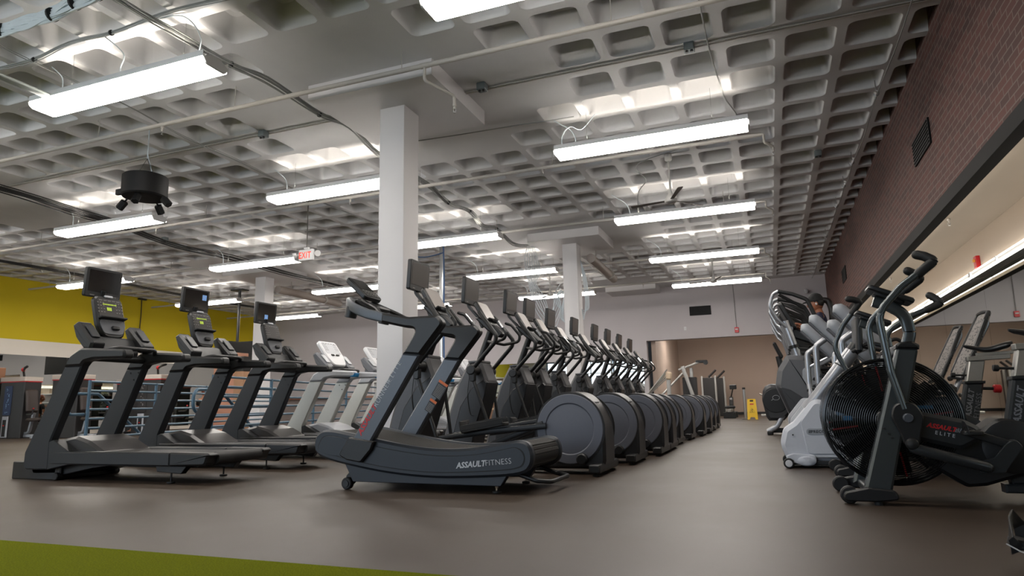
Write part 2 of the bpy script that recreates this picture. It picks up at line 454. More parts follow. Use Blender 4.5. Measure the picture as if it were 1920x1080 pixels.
# mirrors: sheets fixed to the two long walls
def mirror_sheets(name, x, y0, y1, z0, z1, w, side, label, grp, frame_m):
    y = y0; i = 0
    while y < y1 - 0.3:
        b = MB(); yb = min(y + w, y1)
        b.box((x, (y + yb) / 2 , (z0 + z1) / 2), (0.008, yb - y - 0.006, z1 - z0), 0.0, 0.0)
        o = b.build(name, MIRROR); o['kind'] = 'structure'
        y = yb; i += 1
mirror_sheets('wall_mirror', XA - 0.006, 1.5, YB, 0.12, 2.24, 2.4, -1, '', '', None)
mirror_sheets('wall_mirror', XL + 0.006, 2.0, YB - 1.5, 0.12, 2.30, 2.4, 1, '', '', None)
slab('trim_2', W_TAN, XR + 0.12, XR + 0.13, YF, YB, 2.605, 2.735)
mirror_back = MB(); mirror_back.box((-7.3, YB - 0.006, 1.2), (6.6, 0.008, 1.75), 0, 0); struct(mirror_back.build('wall_mirror_back', MIRROR))

# columns with drop panels
def column(i, x, y, body=True):
    b = MB()
    if body: b.box((x, y, (CH - 0.19) / 2), (0.345, 0.36, CH - 0.19), 0.006, 0.0)
    b.box((x, y + 0.02, CH - 0.08), (1.68, 1.5, 0.23), 0.0, 0.0)
    struct(b.build('column', COLM))
column(1, -4.10, 6.87); column(2, -4.12, 14.75); column(3, -13.1, 14.7); column(4, -4.12, 22.55, False)

# ------------------------------------------------------------------ strip lights
def strip_light(first=[None]):
    if first[0] is None:
        t = thing('hanging_strip_light', '', 'light')
        L = 1.22
        b = MB(); b.prism([(-0.075, 0.075), (0.075, 0.075), (0.075, 0.13), (-0.075, 0.13)], 'x', -L, L, 0.0)
        for sg in (-1, 1): b.box((0, sg * .153, .105), (2 * L, .006, .06), 0, 0)  # fin added to cut off the low-angle up-light
        b.box((0, 0, .0795), (2 * L - .02, .305, .004), 0, 0)  # plate added to keep the lens from lighting the ceiling
        b.build('housing', WHITEP, t) # 'fin'
        b = MB(); b.prism(rc2([(-0.156, 0.074), (-0.156, 0.032, 0.015), (-0.11, 0.008, 0.02), (0.11, 0.008, 0.02), (0.156, 0.032, 0.015), (0.156, 0.074), (0.14, 0.076), (-0.14, 0.076)], 0), 'x', -L + 0.012, L - 0.012)
        b.build('lens', LENS, t)
        la = bpy.data.lights.new('uplight', 'AREA'); la.shape = 'RECTANGLE'; la.size = 2.36; la.size_y = 0.12; la.energy = UPW; la.color = (1.0, 0.91, 0.80); la.spread = math.radians(72)
        lo = bpy.data.objects.new('uplight', la); COL.objects.link(lo); lo.parent = t; lo.location = (0, 0, 0.14); lo.rotation_euler = (PI, 0, 0)
        for sx in (-1, 1):
            e = MB(); e.prism(rc2([(-0.158, 0.07), (-0.115, 0.006, 0.03), (0.115, 0.006, 0.03), (0.158, 0.07), (0.06, 0.118), (-0.06, 0.118)], 0), 'x', sx * L - 0.012, sx * L + 0.012, 0.003)
            e.build('end_cap', WHITEP, t)
        for sx in (-0.8, 0.8):
            w = MB(); w.tube([(sx, -0.04, 0.11), (sx, 0, 0.26)], 0.0022, 5); w.tube([(sx, 0.04, 0.11), (sx, 0, 0.26)], 0.0022, 5)
            w.tube([(sx, 0, 0.26), (sx, 0, CH - LZ)], 0.0022, 5); w.cyl((sx, 0, 0.24), (sx, 0, 0.275), 0.008, 8)
            w.build('hanger', CABLE, t)
        c = MB(); c.tube(spline([(-0.95, 0, 0.11), (-0.97, 0.02, 0.28), (-1.05, 0.06, 0.42), (-1.2, 0.1, 0.54), (-1.3, 0.1, CH - LZ)]), 0.007, 6)
        c.build('cord', CABLEW, t)
        first[0] = t
        return t
    return copy_tree(first[0])
UPW = 6.5
LZ = 3.30 + 0.615 - 0.06
LX = [(-1.21, 'in the line beside the brick wall'), (-5.97, 'in the second line from the brick wall'), (-10.85, 'in the third line from the brick wall'), (-16.05, 'in the line nearest the yellow wall')]
LY = [(0.75, 'first'), (4.53, 'second'), (8.17, 'third'), (11.83, 'fourth'), (15.6, 'fifth'), (19.5, 'sixth')]
for xi, (x, xl) in enumerate(LX):
    for yi, (y, yl) in enumerate(LY):
        if xi == 0 and yi == 0: continue
        t = strip_light(); t.location = (x, y, LZ)
        tag(t, '%s strip light from the camera end, %s' % (yl, xl), 'light', 'hanging strip lights')
for x, l in ((-2.0, 'strip light under the recess ceiling behind the back wall opening, over the machines'), (1.2, 'strip light under the recess ceiling behind the back wall opening, near the mirror wall')):
    t = strip_light(); t.location = (x, 25.2, 2.98); tag(t, l, 'light')
    for o in list(t.children):
        if o.name.split('.')[0] in ('hanger', 'cord'): bpy.data.objects.remove(o)
# ------------------------------------------------------------------ treadmills
GLOSSB = mat('glossy_black_hood', rgb(58, 56, 56), 0.3, var=0.03)
WSILV = mat('warm_silver_paint', rgb(186, 186, 180), 0.38, metal=0.3, var=0.04)
BELT = mat('running_belt', rgb(34, 34, 35), 0.6, bump=0.3, bscale=500)
TM_TXT = mat('console_digits', rgb(160, 190, 40), 0.5, emit=(0.6, 0.75, 0.1, 1), estr=0.25)
BLUESCR = mat('screen_tile', rgb(84, 118, 160), 0.4, emit=(0.10, 0.19, 0.36, 1), estr=0.7)
KEYS = mat('console_keys', rgb(120, 118, 116), 0.5)
PLATE = mat('console_face', rgb(52, 49, 48), 0.35)

GLASSG = mat('grey_glass', rgb(56, 51, 48), 0.3, var=0.03)
def monitor(parent, c, w, h, tilt, tile=None, frame_m=BLACK, glass=SCREEN):
    """screen facing +x of its parent, leaning by tilt"""
    R = Matrix.Rotation(tilt, 4, 'Y'); T = Matrix.Translation(c) @ R
    b = MB(); b.prism(roundrect(w, h, 0.018, 3), 'x', -0.035, 0.012, 0.006)
    b.prism(roundrect(w * 0.62, h * 0.7, 0.02, 3), 'x', -0.065, -0.034, 0.008)
    for k in range(6): b.box((-0.066, 0, -h * 0.25 + k * h * 0.1), (0.004, w * 0.4, 0.008))
    o = b.move(T).build('monitor', frame_m, parent)
    b = MB(); b.prism(roundrect(w * 0.86, h * 0.74, 0.004, 2, 0, h * 0.055), 'x', 0.011, 0.0135); b.move(T).build('screen', glass, o)
    b = MB(); b.box((0.0125, w * 0.3, -h * 0.43), (0.003, w * 0.18, h * 0.03)); b.box((0.0125, -w * 0.3, -h * 0.43), (0.003, w * 0.12, h * 0.03)); b.cyl((0.01, w * 0.43, -h * 0.43), (0.0145, w * 0.43, -h * 0.43), 0.005, 8)
    b.move(T).build('button', KEYS, o)
    if tile:
        b = MB(); b.box((0.0145, tile[0] * w, tile[1] * h), (0.002, w * 0.16, h * 0.22)); q = b.move(T).build('screen_window', BLUESCR, o)
        b = MB(); b.box((0.016, tile[0] * w, tile[1] * h), (0.002, w * 0.07, h * 0.014)); b.move(T).build('screen_mark', WHTTXT, q)
    return o

def treadmill(kind, label, loc, tile=None, digits=False):
    white = kind == 'silver'
    t = thing('treadmill', label, 'treadmill', loc, 0, 'treadmills in a row')
    up_m = WSILV if white else GRAPH_T; rail_m = LGREY if white else BLACK; dz = -0.05 if white else 0.0
    for s in (-1, 1):
        y0, y1 = (s * 0.375, s * 0.285)
        b = MB(); b.prism(rc2([(-2.32, .10, .05), (-2.315, .26, .03), (-1.87, 1.062 + dz), (-1.64, 1.062 + dz), (-1.975, .36, .03), (-1.97, .10, .02)], 0), 'y', y0, y1, 0.012)
        u = b.build('upright', up_m, t)
        b = MB()
        for (bx, bz) in ((-1.80, 1.02), (-1.69, 1.02), (-1.75, .95)): b.cyl((bx, y1 - s * 0.001, bz + dz), (bx, y1 - s * 0.006, bz + dz), 0.008, 10); b.cyl((bx, y0 - s * -0.001, bz + dz), (bx, y0 + s * 0.003, bz + dz), 0.008, 10) if s > 0 else None
        b.build('bolt', BLACK2, u)
        b = MB(); b.prism(rc2([(-1.872, 1.06 + dz), (-1.80, 1.165 + dz, .07), (-1.66, 1.232 + dz, .12), (-1.08, 1.192 + dz, .045), (-1.065, 1.108 + dz, .045), (-1.48, 1.118 + dz, .10), (-1.60, 1.10 + dz, .06), (-1.64, 1.06 + dz)], 0, 5), 'y', s * 0.39, s * 0.275, 0.02)
        h = b.build('handrail', rail_m, t)
        if white:
            b = MB(); b.prism(rc2([(-1.16, 1.112 + dz), (-1.06, 1.10 + dz, .03), (-1.055, 1.17 + dz, .03), (-1.085, 1.14 + dz)], 0), 'y', s * 0.393, s * 0.272, 0.012); b.build('grip_tip', BLUEACC, h)
        b = MB(); b.prism(rc2([(-1.99, .10), (-2.0, .355), (-1.93, .375, .02), (-1.72, .272), (-1.70, .15)], 0), 'y', s * 0.372, s * 0.265, 0.006); b.build('side_cover', DARK, t)
        b = MB(); b.prism(rc2([(-1.95, .15), (-1.95, .27), (-0.45, .265), (-0.45, .15)], 0), 'y', s * 0.378, s * 0.262, 0.012); b.build('side_rail', DARK if not white else GREY_D, t)
        b = MB(); b.prism(rc2([(-.452, .15), (-.452, .268), (-.03, .262, .02), (.0, .245, .015), (-.03, .222), (-.05, .16, .05)], 0), 'y', s * 0.382, s * 0.258, 0.015); b.build('end_cap', BLACK, t)
        b = MB(); b.cyl((-.50, s * .30, .0), (-.50, s * .30, .018), 0.035, 14, ch=.005); b.cyl((-.50, s * .30, .015), (-.50, s * .30, .1), 0.008, 8); b.build('foot', BLACK2, t)
        b = MB(); b.prism([(-.66, .15), (-.64, .10), (-.36, .085), (-.30, .15)], 'y', s * .33, s * .27, .004); b.build('foot_bracket', BLACK, t)
        b = MB(); b.prism(rc2([(-1.85, 1.49 + dz, .02), (-1.78, 1.525 + dz, .03), (-1.55, 1.31 + dz, .03), (-1.575, 1.235 + dz, .03), (-1.68, 1.255 + dz, .03), (-1.79, 1.36 + dz, .04)], 0), 'y', s * .20, s * .355, 0.02); b.move(Matrix.Translation((0, 0, -.025)))
        h = b.build('cup_holder', BLACK if not white else GREY_D, t)
        b = MB(); b.box((0, 0, 0), (.17, .085, .012), .01, .003, None); b.move(Matrix.Translation((-1.655, s * .278, 1.400 + dz)) @ Matrix.Rotation(0.80, 4, 'Y')); b.build('tray', DARK if not white else LGREY, h)
    b = MB(); b.box((-.9, 0, .235), (1.7, .53, .03), 0, 0); b.cyl((-.06, -.26, .215), (-.06, .26, .215), .05, 20); b.build('belt', BELT, t)
    b = MB(); b.prism(rc2([(-2.02, .16), (-1.99, .37, .05), (-1.78, .405, .08), (-1.60, .36, .10), (-1.40, .262, .03), (-1.40, .2)], 0), 'y', -.268, .268, .025); b.build('motor_hood', GLOSSB if not white else LGREY, t)
    b = MB(); b.prism(rc2([(-2.30, .05, .05), (-2.30, .2), (-1.9, .2), (-1.9, .06)], 0), 'y', -.30, .30, .01); b.prism([(-1.98, .05), (-1.98, .15), (-1.2, .15), (-1.52, .11), (-1.9, .045)], 'y', -.27, .27, .006); b.box((-1.0, 0, .17), (1.5, .5, .07)); b.build('base_frame', BLACK, t)
    for s in (-1, 1):
        b = MB(); b.cyl((-1.93, s * .33, .035), (-1.93, s * .27, .035), .035, 16, ch=.006); b.build('transport_wheel', BLACK2, t)
    b = MB(); b.tube([(-1.63, -.30, 1.145 + dz), (-1.63, .30, 1.145 + dz)], .036, 14); b.build('crossbar', BLACK, t)
    b = MB(); b.tube(rc([(-1.50, -.30, 1.19 + dz), (-1.40, -.22, 1.232 + dz), (-1.40, .22, 1.232 + dz), (-1.50, .30, 1.19 + dz)], .1), .02, 10); b.build('hand_sensor', BLACK, t)
    b = MB(); b.prism(rc2([(-1.86, 1.24), (-1.85, 1.38, .04), (-1.70, 1.36, .04), (-1.60, 1.22, .04), (-1.62, 1.14), (-1.82, 1.16)], 0), 'y', -.22, .22, .03); b.move(Matrix.Translation((0, 0, dz))); b.build('console_base', BLACK if not white else GREY_D, t)
    # console panel leaning back
    lean = 0.30 if not white else 0.62
    T = Matrix.Translation((-1.80, 0, 1.57 + dz) if not white else (-1.72, 0, 1.43)) @ Matrix.Rotation(-lean + 0.0, 4, 'Y')
    T = Matrix.Translation((-1.80, 0, 1.57 + dz) if not white else (-1.73, 0, 1.44)) @ Matrix.Rotation(-lean, 4, 'Y')
    hh = .46 if not white else .48; ww = .315 if not white else .44
    out = rc2([(-ww / 2, hh / 2, .07), (ww / 2, hh / 2, .07), (ww / 2, -hh * .18), (ww * .36, -hh / 2, .10), (-ww * .36, -hh / 2, .10), (-ww / 2, -hh * .18)], 0)
    b = MB(); b.prism(out, 'x', -.05, .018, .016); c = b.move(T).build('console', BLACK if not white else WHITE, t)
    b = MB(); b.prism(roundrect(ww * .82, hh * .44, .015, 3, 0, hh * .2), 'x', .017, .0205, 0); b.move(T).build('display', PLATE if not white else LGREY, c)
    b = MB()
    for r in range(4):
        for q in range(3):
            for s in (-1, 1): b.box((.0225, s * (ww * .22 + q * .03), hh * .33 - r * .034), (.003, .014, .008))
    for q in range(5): b.box((.0225, -ww * .3 + q * ww * .15, hh * .385), (.003, .035, .008))
    for q in range(4): b.box((.0225, -ww * .2 + q * ww * .13, -hh * .1), (.003, .03, .008))
    b.move(T).build('keys', KEYS, c)
    if not white:
        b = MB(); b.prism(rc2([(-.15, -.03, .05), (.15, -.03, .05), (.11, -.19, .06), (-.11, -.19, .06)], 0), 'x', .017, .024, .003); b.move(T).build('lower_panel', GREY_D, c)
        b = MB(); b.box((.045, 0, -.02), (.055, ww * .92, .022), .008); b.move(T).build('reading_ledge', BLACK2, c)
        b = MB(); b.box((.035, .02, -.125), (.03, .08, .04), .01); b.move(T).build('safety_switch', BLACK2, c)
        b = MB(); b.box((.018, 0, hh * .485), (.02, .09, .025), .006); b.move(T).build('top_plate', LGREY, c)
        if digits:
            b = MB()
            for q in range(9): b.box((.0222, -.07 + q * .017, .135), (.003, .011, .012))
            for q in range(3): b.box((.0222, -.03 + q * .018, .085), (.003, .012, .035))
            b.move(T).build('digits', TM_TXT, c)
        b = MB(); b.tube(rc([(-1.93, 0, 1.86), (-1.97, 0, 1.72), (-1.88, 0, 1.55), (-1.80, 0, 1.36)], .08), .03, 10); b.build('monitor_arm', BLACK, t)
        monitor(t, (-1.935, 0, 1.935), .395, .30, 0.06, tile)
        b = MB(); b.box((-2.27, 0, .083), (.62, .60, .165), .01, .006); b.build('front_step', BLACK, t)
    else:
        b = MB()
        for s in (-1, 1): b.box((.025, s * .06, -.04), (.012, .075, .03), .008)
        b.move(T).build('thumb_pad', BLACK2, c)
    return t
GRAPH_T = mat('treadmill_paint', rgb(37, 39, 43), 0.45, metal=0.2, var=0.05)
treadmill('black', 'black treadmill nearest the camera, blank monitor, green console digits lit', (-4.43, 4.79, 0), None, True)
treadmill('black', 'black treadmill with blue tile high on its monitor, middle of the black three', (-4.50, 6.05, 0), (.30, .17), True)
treadmill('black', 'black treadmill with blue tile low on its monitor, beside the silver treadmills', (-4.56, 7.34, 0), (-.02, -.17), False)
for k, (y, l) in enumerate(((8.6, 'silver-grey treadmill with blue grip tips, next after the black treadmills'), (9.86, 'second silver-grey treadmill after the black ones, half behind the near pillar'), (11.1, 'third silver-grey treadmill after the black ones, seen behind the curved treadmill'), (12.35, 'fourth silver-grey treadmill after the black ones, beyond the ellipticals'), (13.6, 'last silver-grey treadmill of the row, farthest from the camera'))):
    treadmill('silver', l, (-4.55, y, 0))

# ------------------------------------------------------------------ curved manual treadmill
RUN = mat('runner_paint', rgb(40, 45, 52), 0.45, metal=0.15, var=0.04, bump=0.06, bscale=900)
RUNG = mat('runner_upright_paint', rgb(88, 92, 98), 0.4, metal=0.35, var=0.04)
SLAT = mat('rubber_slats', rgb(58, 57, 56), 0.6, bump=0.3, bscale=400)
def runner():
    t = thing('curved_treadmill', 'dark curved manual treadmill standing alone in front of the ellipticals', 'treadmill', (-1.60, 4.78, 0))
    top = [(-1.79, .33), (-1.775, .40), (-1.71, .445), (-1.61, .447), (-1.45, .42), (-1.2, .372), (-.95, .33), (-.72, .308), (-.45, .312), (-.22, .345), (-.08, .366), (0, .345), (.033, .27), (.018, .19), (-.06, .137), (-.3, .112), (-.72, .10), (-1.1, .125), (-1.45, .178), (-1.68, .228), (-1.77, .275)]
    ring = [(p.x, p.y) for p in spline([(a, b, 0) for a, b in top + [top[0]]], 4)][:-1]
    cx = sum(p[0] for p in ring) / len(ring)
    ins = [(-1.745, .325), (-1.70, .395), (-1.60, .402), (-1.42, .368), (-1.1, .305), (-.72, .262), (-.42, .268), (-.2, .302), (-.09, .32), (-.03, .28), (-.03, .21), (-.1, .172), (-.35, .15), (-.72, .138), (-1.1, .165), (-1.45, .222), (-1.66, .268), (-1.73, .29)]
    inr = [(p.x, p.y) for p in spline([(a, b, 0) for a, b in ins + [ins[0]]], 4)][:-1]
    for s in (-1, 1):
        b = MB(); b.prism(ring, 'y', s * .36, s * .285, .018); o = b.build('side_panel', RUN, t)
        b = MB(); b.prism(inr, 'y', s * .3595, s * .3625, .0); b.build('panel_groove', BLACK2, o)
        big = [(a + (.006 if a < cx else -.006), z + (-.005 if z > .25 else .005)) for a, z in inr]
        b = MB(); b.prism(big, 'y', s * .36, s * .3645, .001); b.build('panel_inset', RUN, o)
        b = MB(); b.prism(rc2([(-1.52, .20), (-1.44, .058, .01), (-.22, .05, .01), (-.15, .15), (-.7, .12), (-1.2, .15)], 0), 'y', s * .33, s * .27, .004); b.build('base_rail', RUN, t)
        b = MB(); b.prism(rc2([(-1.47, .30), (-1.29, .30), (-.835, .995), (-.985, 1.012)], .0), 'y', s * .385, s * .305, .012); u = b.build('upright', RUNG, t)
        b = MB(); b.prism(rc2([(-1.53, .262, .02), (-1.46, .225, .02), (-1.33, .205, .03), (-1.24, .30), (-1.215, .362), (-1.44, .395), (-1.475, .34)], .01), 'y', s * .40, s * .29, .01); b.build('upright_bracket', BLACK, u)
        b = MB(); b.prism(rc2([(-.985, 1.01), (-.835, .993), (-.632, 1.225, .05), (-.69, 1.285, .05), (-.93, 1.288), (-1.17, 1.337), (-1.178, 1.262), (-.97, 1.21), (-.862, 1.195, .05)], 0, 5), 'y', s * .39, s * .30, .018); b.build('handle', BLACK, t)
        b = MB(); b.cyl((-1.49, s * .30, .045), (-1.49, s * .345, .045), .045, 22, ch=.006); w = b.build('wheel', BLACK2, t)
        b = MB(); b.cyl((-1.49, s * .346, .045), (-1.49, s * .352, .045), .024, 16); b.build('hub', DARK, w)
        b = MB(); b.prism(rc2([(-1.53, .04, .03), (-1.46, .03, .03), (-1.40, .12), (-1.44, .17), (-1.52, .1, .02)], 0), 'y', s * .300, s * .275, .003); b.build('wheel_bracket', BLACK, t)
        b = MB(); b.cyl((-.26, s * .30, 0), (-.26, s * .30, .016), .032, 16, ch=.005); b.build('foot', BLACK2, t)
        b = MB(); b.cyl((-.26, s * .30, .016), (-.26, s * .30, .075), .007, 8); b.cyl((-.26, s * .30, .035), (-.26, s * .30, .052), .014, 6); b.build('foot_screw', CHROME, t)
    # slat belt
    tp = [(-1.70, .425), (-1.6, .428), (-1.4, .392), (-1.2, .352), (-.95, .31), (-.72, .288), (-.45, .292), (-.22, .325), (-.08, .346)]
    path = spline([(a, 0, z) for a, z in tp], 8) + [Vector((.0, 0, .325)), Vector((.018, 0, .27)), Vector((.0, 0, .2)), Vector((-.08, 0, .16))]
    path = [Vector((-1.74, 0, .28)), Vector((-1.765, 0, .33)), Vector((-1.755, 0, .39))] + path
    b = MB(); bt = MB()
    d = 0.0; last = path[0]; acc = []
    seg = []; L = 0
    for i in range(len(path) - 1):
        seg.append((L, path[i], path[i + 1])); L += (path[i + 1] - path[i]).length
    nsl = int(L / .0305)
    for k in range(nsl):
        q = (k + .5) * L / nsl
        for (l0, a, c) in reversed(seg):
            if q >= l0:
                dr = (c - a).normalized(); p = a + dr * (q - l0); break
        nz = Vector((-dr.z, 0, dr.x))
        R = frame(dr, (0, 1, 0), nz)
        b.box(p, (.0265, .565, .012), .003, .002, R)
        for m in range(3): b.box(p + nz * .0065 + dr * (.0085 * (m - 1)), (.004, .54, .003), 0, 0, R)
    b.build('slat_belt', SLAT, t, 40)
    b = MB(); b.prism([(a * .985 - .012, (z - .25) * .72 + .245) for a, z in ring], 'y', -.285, .285); b.build('inner_frame', BLACK2, t)
    # rear lifting handle
    b = MB(); b.tube(rc([(-.12, -.25, .13), (.02, -.25, .085), (.115, -.22, .075), (.115, .22, .075), (.02, .25, .085), (-.12, .25, .13)], .06), .016, 12); b.build('lift_handle', BLACK, t)
    # hoop that joins the two handles in front
    pth = []
    for k in range(25):
        a = PI * k / 24; y = -.345 * math.cos(a); f = math.sin(a)
        pth.append((-1.16 - .50 * (f ** .55), y, 1.298 + .205 * (f ** .75)))
    pth = [(-1.12, -.345, 1.295)] + pth + [(-1.12, .345, 1.295)]
    b = MB(); b.sweep(pth, roundrect(.032, .078, .012, 3)); b.build('front_hoop', RUNG, t)
    # inner bars and console
    for s in (-1, 1):
        b = MB(); b.tube(rc([(-1.2, s * .30, 1.30), (-1.35, s * .16, 1.40), (-1.55, s * .07, 1.50)], .1), .018, 10, round_end=True); b.build('handlebar', BLACK, t)
    b = MB(); b.box((-1.50, 0, 1.455), (.26, .20, .05), .03, .012, Matrix.Rotation(.35, 3, 'Y')); b.build('console_mount', BLACK, t)
    T = Matrix.Translation((-1.585, 0, 1.61)) @ Matrix.Rotation(-.82, 4, 'Y')
    b = MB(); b.prism(roundrect(.25, .27, .03, 4), 'x', -.03, .014, .008); c = b.move(T).build('console', BLACK, t)
    b = MB(); b.prism(roundrect(.20, .14, .01, 3, 0, .04), 'x', .013, .0165); b.move(T).build('display', SCREEN, c)
    b = MB()
    for r in range(3):
        for q in range(5): b.box((.016, -.08 + q * .04, -.045 - r * .028), (.004, .026, .014), .003)
    b.move(T).build('keys', KEYS, c)
    for s in (-1, 1):
        b = MB(); b.lathe([(.035, 0), (.048, .004), (.05, .09), (.044, .09), (.042, .01)], (-1.55, s * .25, 1.335), (.25, 0, 1), 24); b.build('bottle_holder', BLACK, t)
    # lettering
    xd = Vector((1, 0, .088)).normalized(); yd = Vector((-xd.z, 0, xd.x))
    text('lettering', 'ASSAULT', .056, (-.545, -.3652, .172), xd, yd, WHTTXT, t, .25, .0016, 1.0, 1.0)
    text('lettering', 'FITNESS', .056, (-.545, -.3652, .172) + xd * .21 if False else Vector((-.545, -.3652, .172)) + xd * .226, xd, yd, WHTTXT, t, .0, -.0008, 1.0, 1.03)
    xd = Vector((.455, 0, .70)).normalized(); yd = Vector((-xd.z, 0, xd.x))
    p0 = Vector((-1.305, -.3862, .385)) - yd * -.0
    text('lettering', 'ASSAULT', .062, p0 + yd * .035, xd, yd, REDTXT, t, .25, .0014, 1.0, 1.0)
    text('lettering', 'RUNNER', .058, p0 + yd * .035 + xd * .245, xd, yd, WHTTXT, t, .0, -.0006, .95, 1.1)
    text('lettering', 'ELITE', .054, p0 + yd * .035 + xd * .465, xd, yd, WHTTXT, t, .0, -.0008, 1.0, 1.45)
    # warning labels on the far upright
    nd = Vector((-xd.z, 0, xd.x))
    for (q, ln, wd) in ((.50, .15, .095), (.36, .115, .07)):
        c0 = Vector((-1.385, .303, .30)) + xd * q + nd * -.062
        R = frame(xd, (0, 1, 0), xd.cross(Vector((0, 1, 0))))
        b = MB(); b.box(c0 + xd * ln / 2, (ln, .002, wd), 0, 0, R); o = b.build('warning_label', DARK, t)
        b = MB(); b.box(c0 + xd * (ln - .012) + Vector((0, -.001, 0)), (.022, .002, wd), 0, 0, R); b.build('label_header', ORANGE, o)
        b = MB()
        for k in range(int(ln / .012) - 3): b.box(c0 + xd * (.012 + k * .012) + Vector((0, -.001, 0)), (.005, .002, wd * .8), 0, 0, R)
        b.build('label_print', KEYS, o)
runner()

# ------------------------------------------------------------------ elliptical trainers
ELG = mat('elliptical_shell', rgb(76, 76, 79), 0.45, metal=0.1, var=0.05)
ELB = mat('elliptical_dark_shell', rgb(28, 29, 32), 0.4, var=0.04)
ELD = mat('flywheel_cover', rgb(88, 91, 101), 0.5, var=0.04)
def elliptical(label, loc):
    t = thing('elliptical_trainer', label, 'elliptical', loc, 0, 'elliptical trainers in a row')
    out = [(-.02, .05), (0, .12), (.0, .36), (-.03, .49), (-.09, .60), (-.18, .685), (-.28, .715), (-.40, .70), (-.50, .65), (-.58, .57), (-.635, .45), (-.65, .30), (-.62, .16), (-.58, .05)]
    sm = [(p.x, p.y) for p in spline([(a, z, 0) for a, z in out[1:-1]], 4)]
    b = MB(); b.prism([out[0]] + sm + [out[-1]], 'y', -.19, .19, .025); h = b.build('drive_housing', ELB, t)
    ridge = [(a, z + .004) for a, z in sm if z > .58]
    for s in (-1, 1):
        b = MB(); b.lathe([(.302, .0), (.302, .012), (.296, .016), (.225, .018), (.215, .010), (.20, .012), (.0, .016)], (-.31, s * .186, .392), (0, s, 0), 56); d = b.build('flywheel_cover', ELD, h, 25)
        b = MB(); b.lathe([(.300, .0), (.318, .002), (.318, .008), (.302, .010)], (-.31, s * .186, .392), (0, s, 0), 56); b.build('cover_rim', BLACK2, d)
        b = MB(); b.cyl((-.06, s * .30, 0), (-.06, s * .30, .014), .03, 14, ch=.004); b.cyl((-.06, s * .30, .012), (-.06, s * .30, .03), .006, 6); b.build('foot', BLACK2, t)
    b = MB(); b.prism(roundrect(.10, .075, .018, 3, -.06, .065), 'y', -.36, .36, .012); b.build('rear_stabilizer', BLACK, t)
    b = MB(); b.prism(rc2([(-.60, .02), (-.60, .085), (-1.75, .085), (-1.75, .02)], 0), 'y', -.07, .07, .006); b.build('base_beam', BLACK, t)
    b = MB(); b.prism(roundrect(.14, .07, .02, 3, -2.12, .045), 'y', -.33, .33, .012); b.build('front_stabilizer', BLACK, t)
    b = MB(); b.box((-.03, 0, .648), (.05, .12, .012), .004, .002, Matrix.Rotation(.0, 3, 'Y')); b.move(Matrix.Translation((-.09, 0, -.03)) @ Matrix.Identity(4)); b.build('rating_label', LGREY, h)
    # front shell
    fo = rc2([(-2.28, .02), (-2.25, .14, .05), (-2.16, .50, .2), (-2.04, .86, .2), (-1.91, 1.09, .03), (-1.74, 1.09, .03), (-1.70, .98, .05), (-1.66, .88, .06), (-1.70, .72), (-1.83, .34, .1), (-1.90, .02)], 0, 5)
    b = MB(); b.prism(fo, 'y', -.15, .15, .03); f = b.build('front_shell', ELG, t)
    po = rc2([(-2.13, .04), (-2.09, .30, .1), (-2.0, .60, .12), (-1.86, .80, .06), (-1.70, .90), (-1.66, .86), (-1.69, .72), (-1.82, .34, .1), (-1.88, .04)], 0, 4)
    b = MB(); b.prism(po, 'y', -.168, .168, .012); b.build('side_panel', ELB, f)
    b = MB(); b.prism(rc2([(-1.90, 1.085), (-1.92, 1.11, .02), (-1.74, 1.115, .02), (-1.735, 1.085)], 0), 'y', -.14, .14, .02); b.build('shell_cap', ELG, f)
    # mast, console, monitor
    b = MB(); b.tube([(-1.83, 0, 1.08), (-1.66, 0, 1.50)], .042, 12); b.build('mast', BLACK, t)
    T = Matrix.Translation((-1.72, 0, 1.645)) @ Matrix.Rotation(-.52, 4, 'Y')
    co = rc2([(-.16, .17, .05), (.16, .17, .05), (.16, -.07), (.11, -.17, .07), (-.11, -.17, .07), (-.16, -.07)], 0)
    b = MB(); b.prism(co, 'x', -.04, .012, .012); c = b.move(T).build('console', BLACK, t)
    b = MB(); b.prism(roundrect(.27, .26, .03, 3, 0, .02), 'x', .011, .016); b.move(T).build('display', CONSP, c)
    b = MB(); b.box((.03, 0, -.10), (.05, .29, .02), .008); b.move(T).build('reading_ledge', BLACK2, c)
    b = MB(); b.prism(rc2([(-1.80, 1.62, .02), (-1.60, 1.50, .03), (-1.49, 1.40, .04), (-1.55, 1.36, .03), (-1.70, 1.46, .05), (-1.84, 1.60)], 0), 'y', -.085, .085, .015); b.build('cup_holder', BLACK, t)
    b = MB(); b.sweep(rc([(-1.955, 0, 1.90), (-1.955, 0, 1.76), (-1.83, 0, 1.62), (-1.78, 0, 1.50)], .07), roundrect(.055, .03, .008, 2)); b.build('monitor_arm', BLACK, t)
    monitor(t, (-1.92, 0, 1.93), .39, .31, 0.07, None, BLACK, GLASSG)
    # fixed handlebars
    for s in (-1, 1):
        b = MB(); b.tube(rc([(-1.70, s * .03, 1.33), (-1.58, s * .16, 1.30), (-1.42, s * .22, 1.33), (-1.40, s * .22, 1.40), (-1.50, s * .20, 1.53), (-1.56, s * .18, 1.55)], .06), .017, 10, round_end=True); o = b.build('fixed_handlebar', BLACK, t)
        b = MB(); b.tube([(-1.44, s * .218, 1.45), (-1.50, s * .203, 1.53)], .0185, 10); b.build('pulse_sensor', CHROME, o)
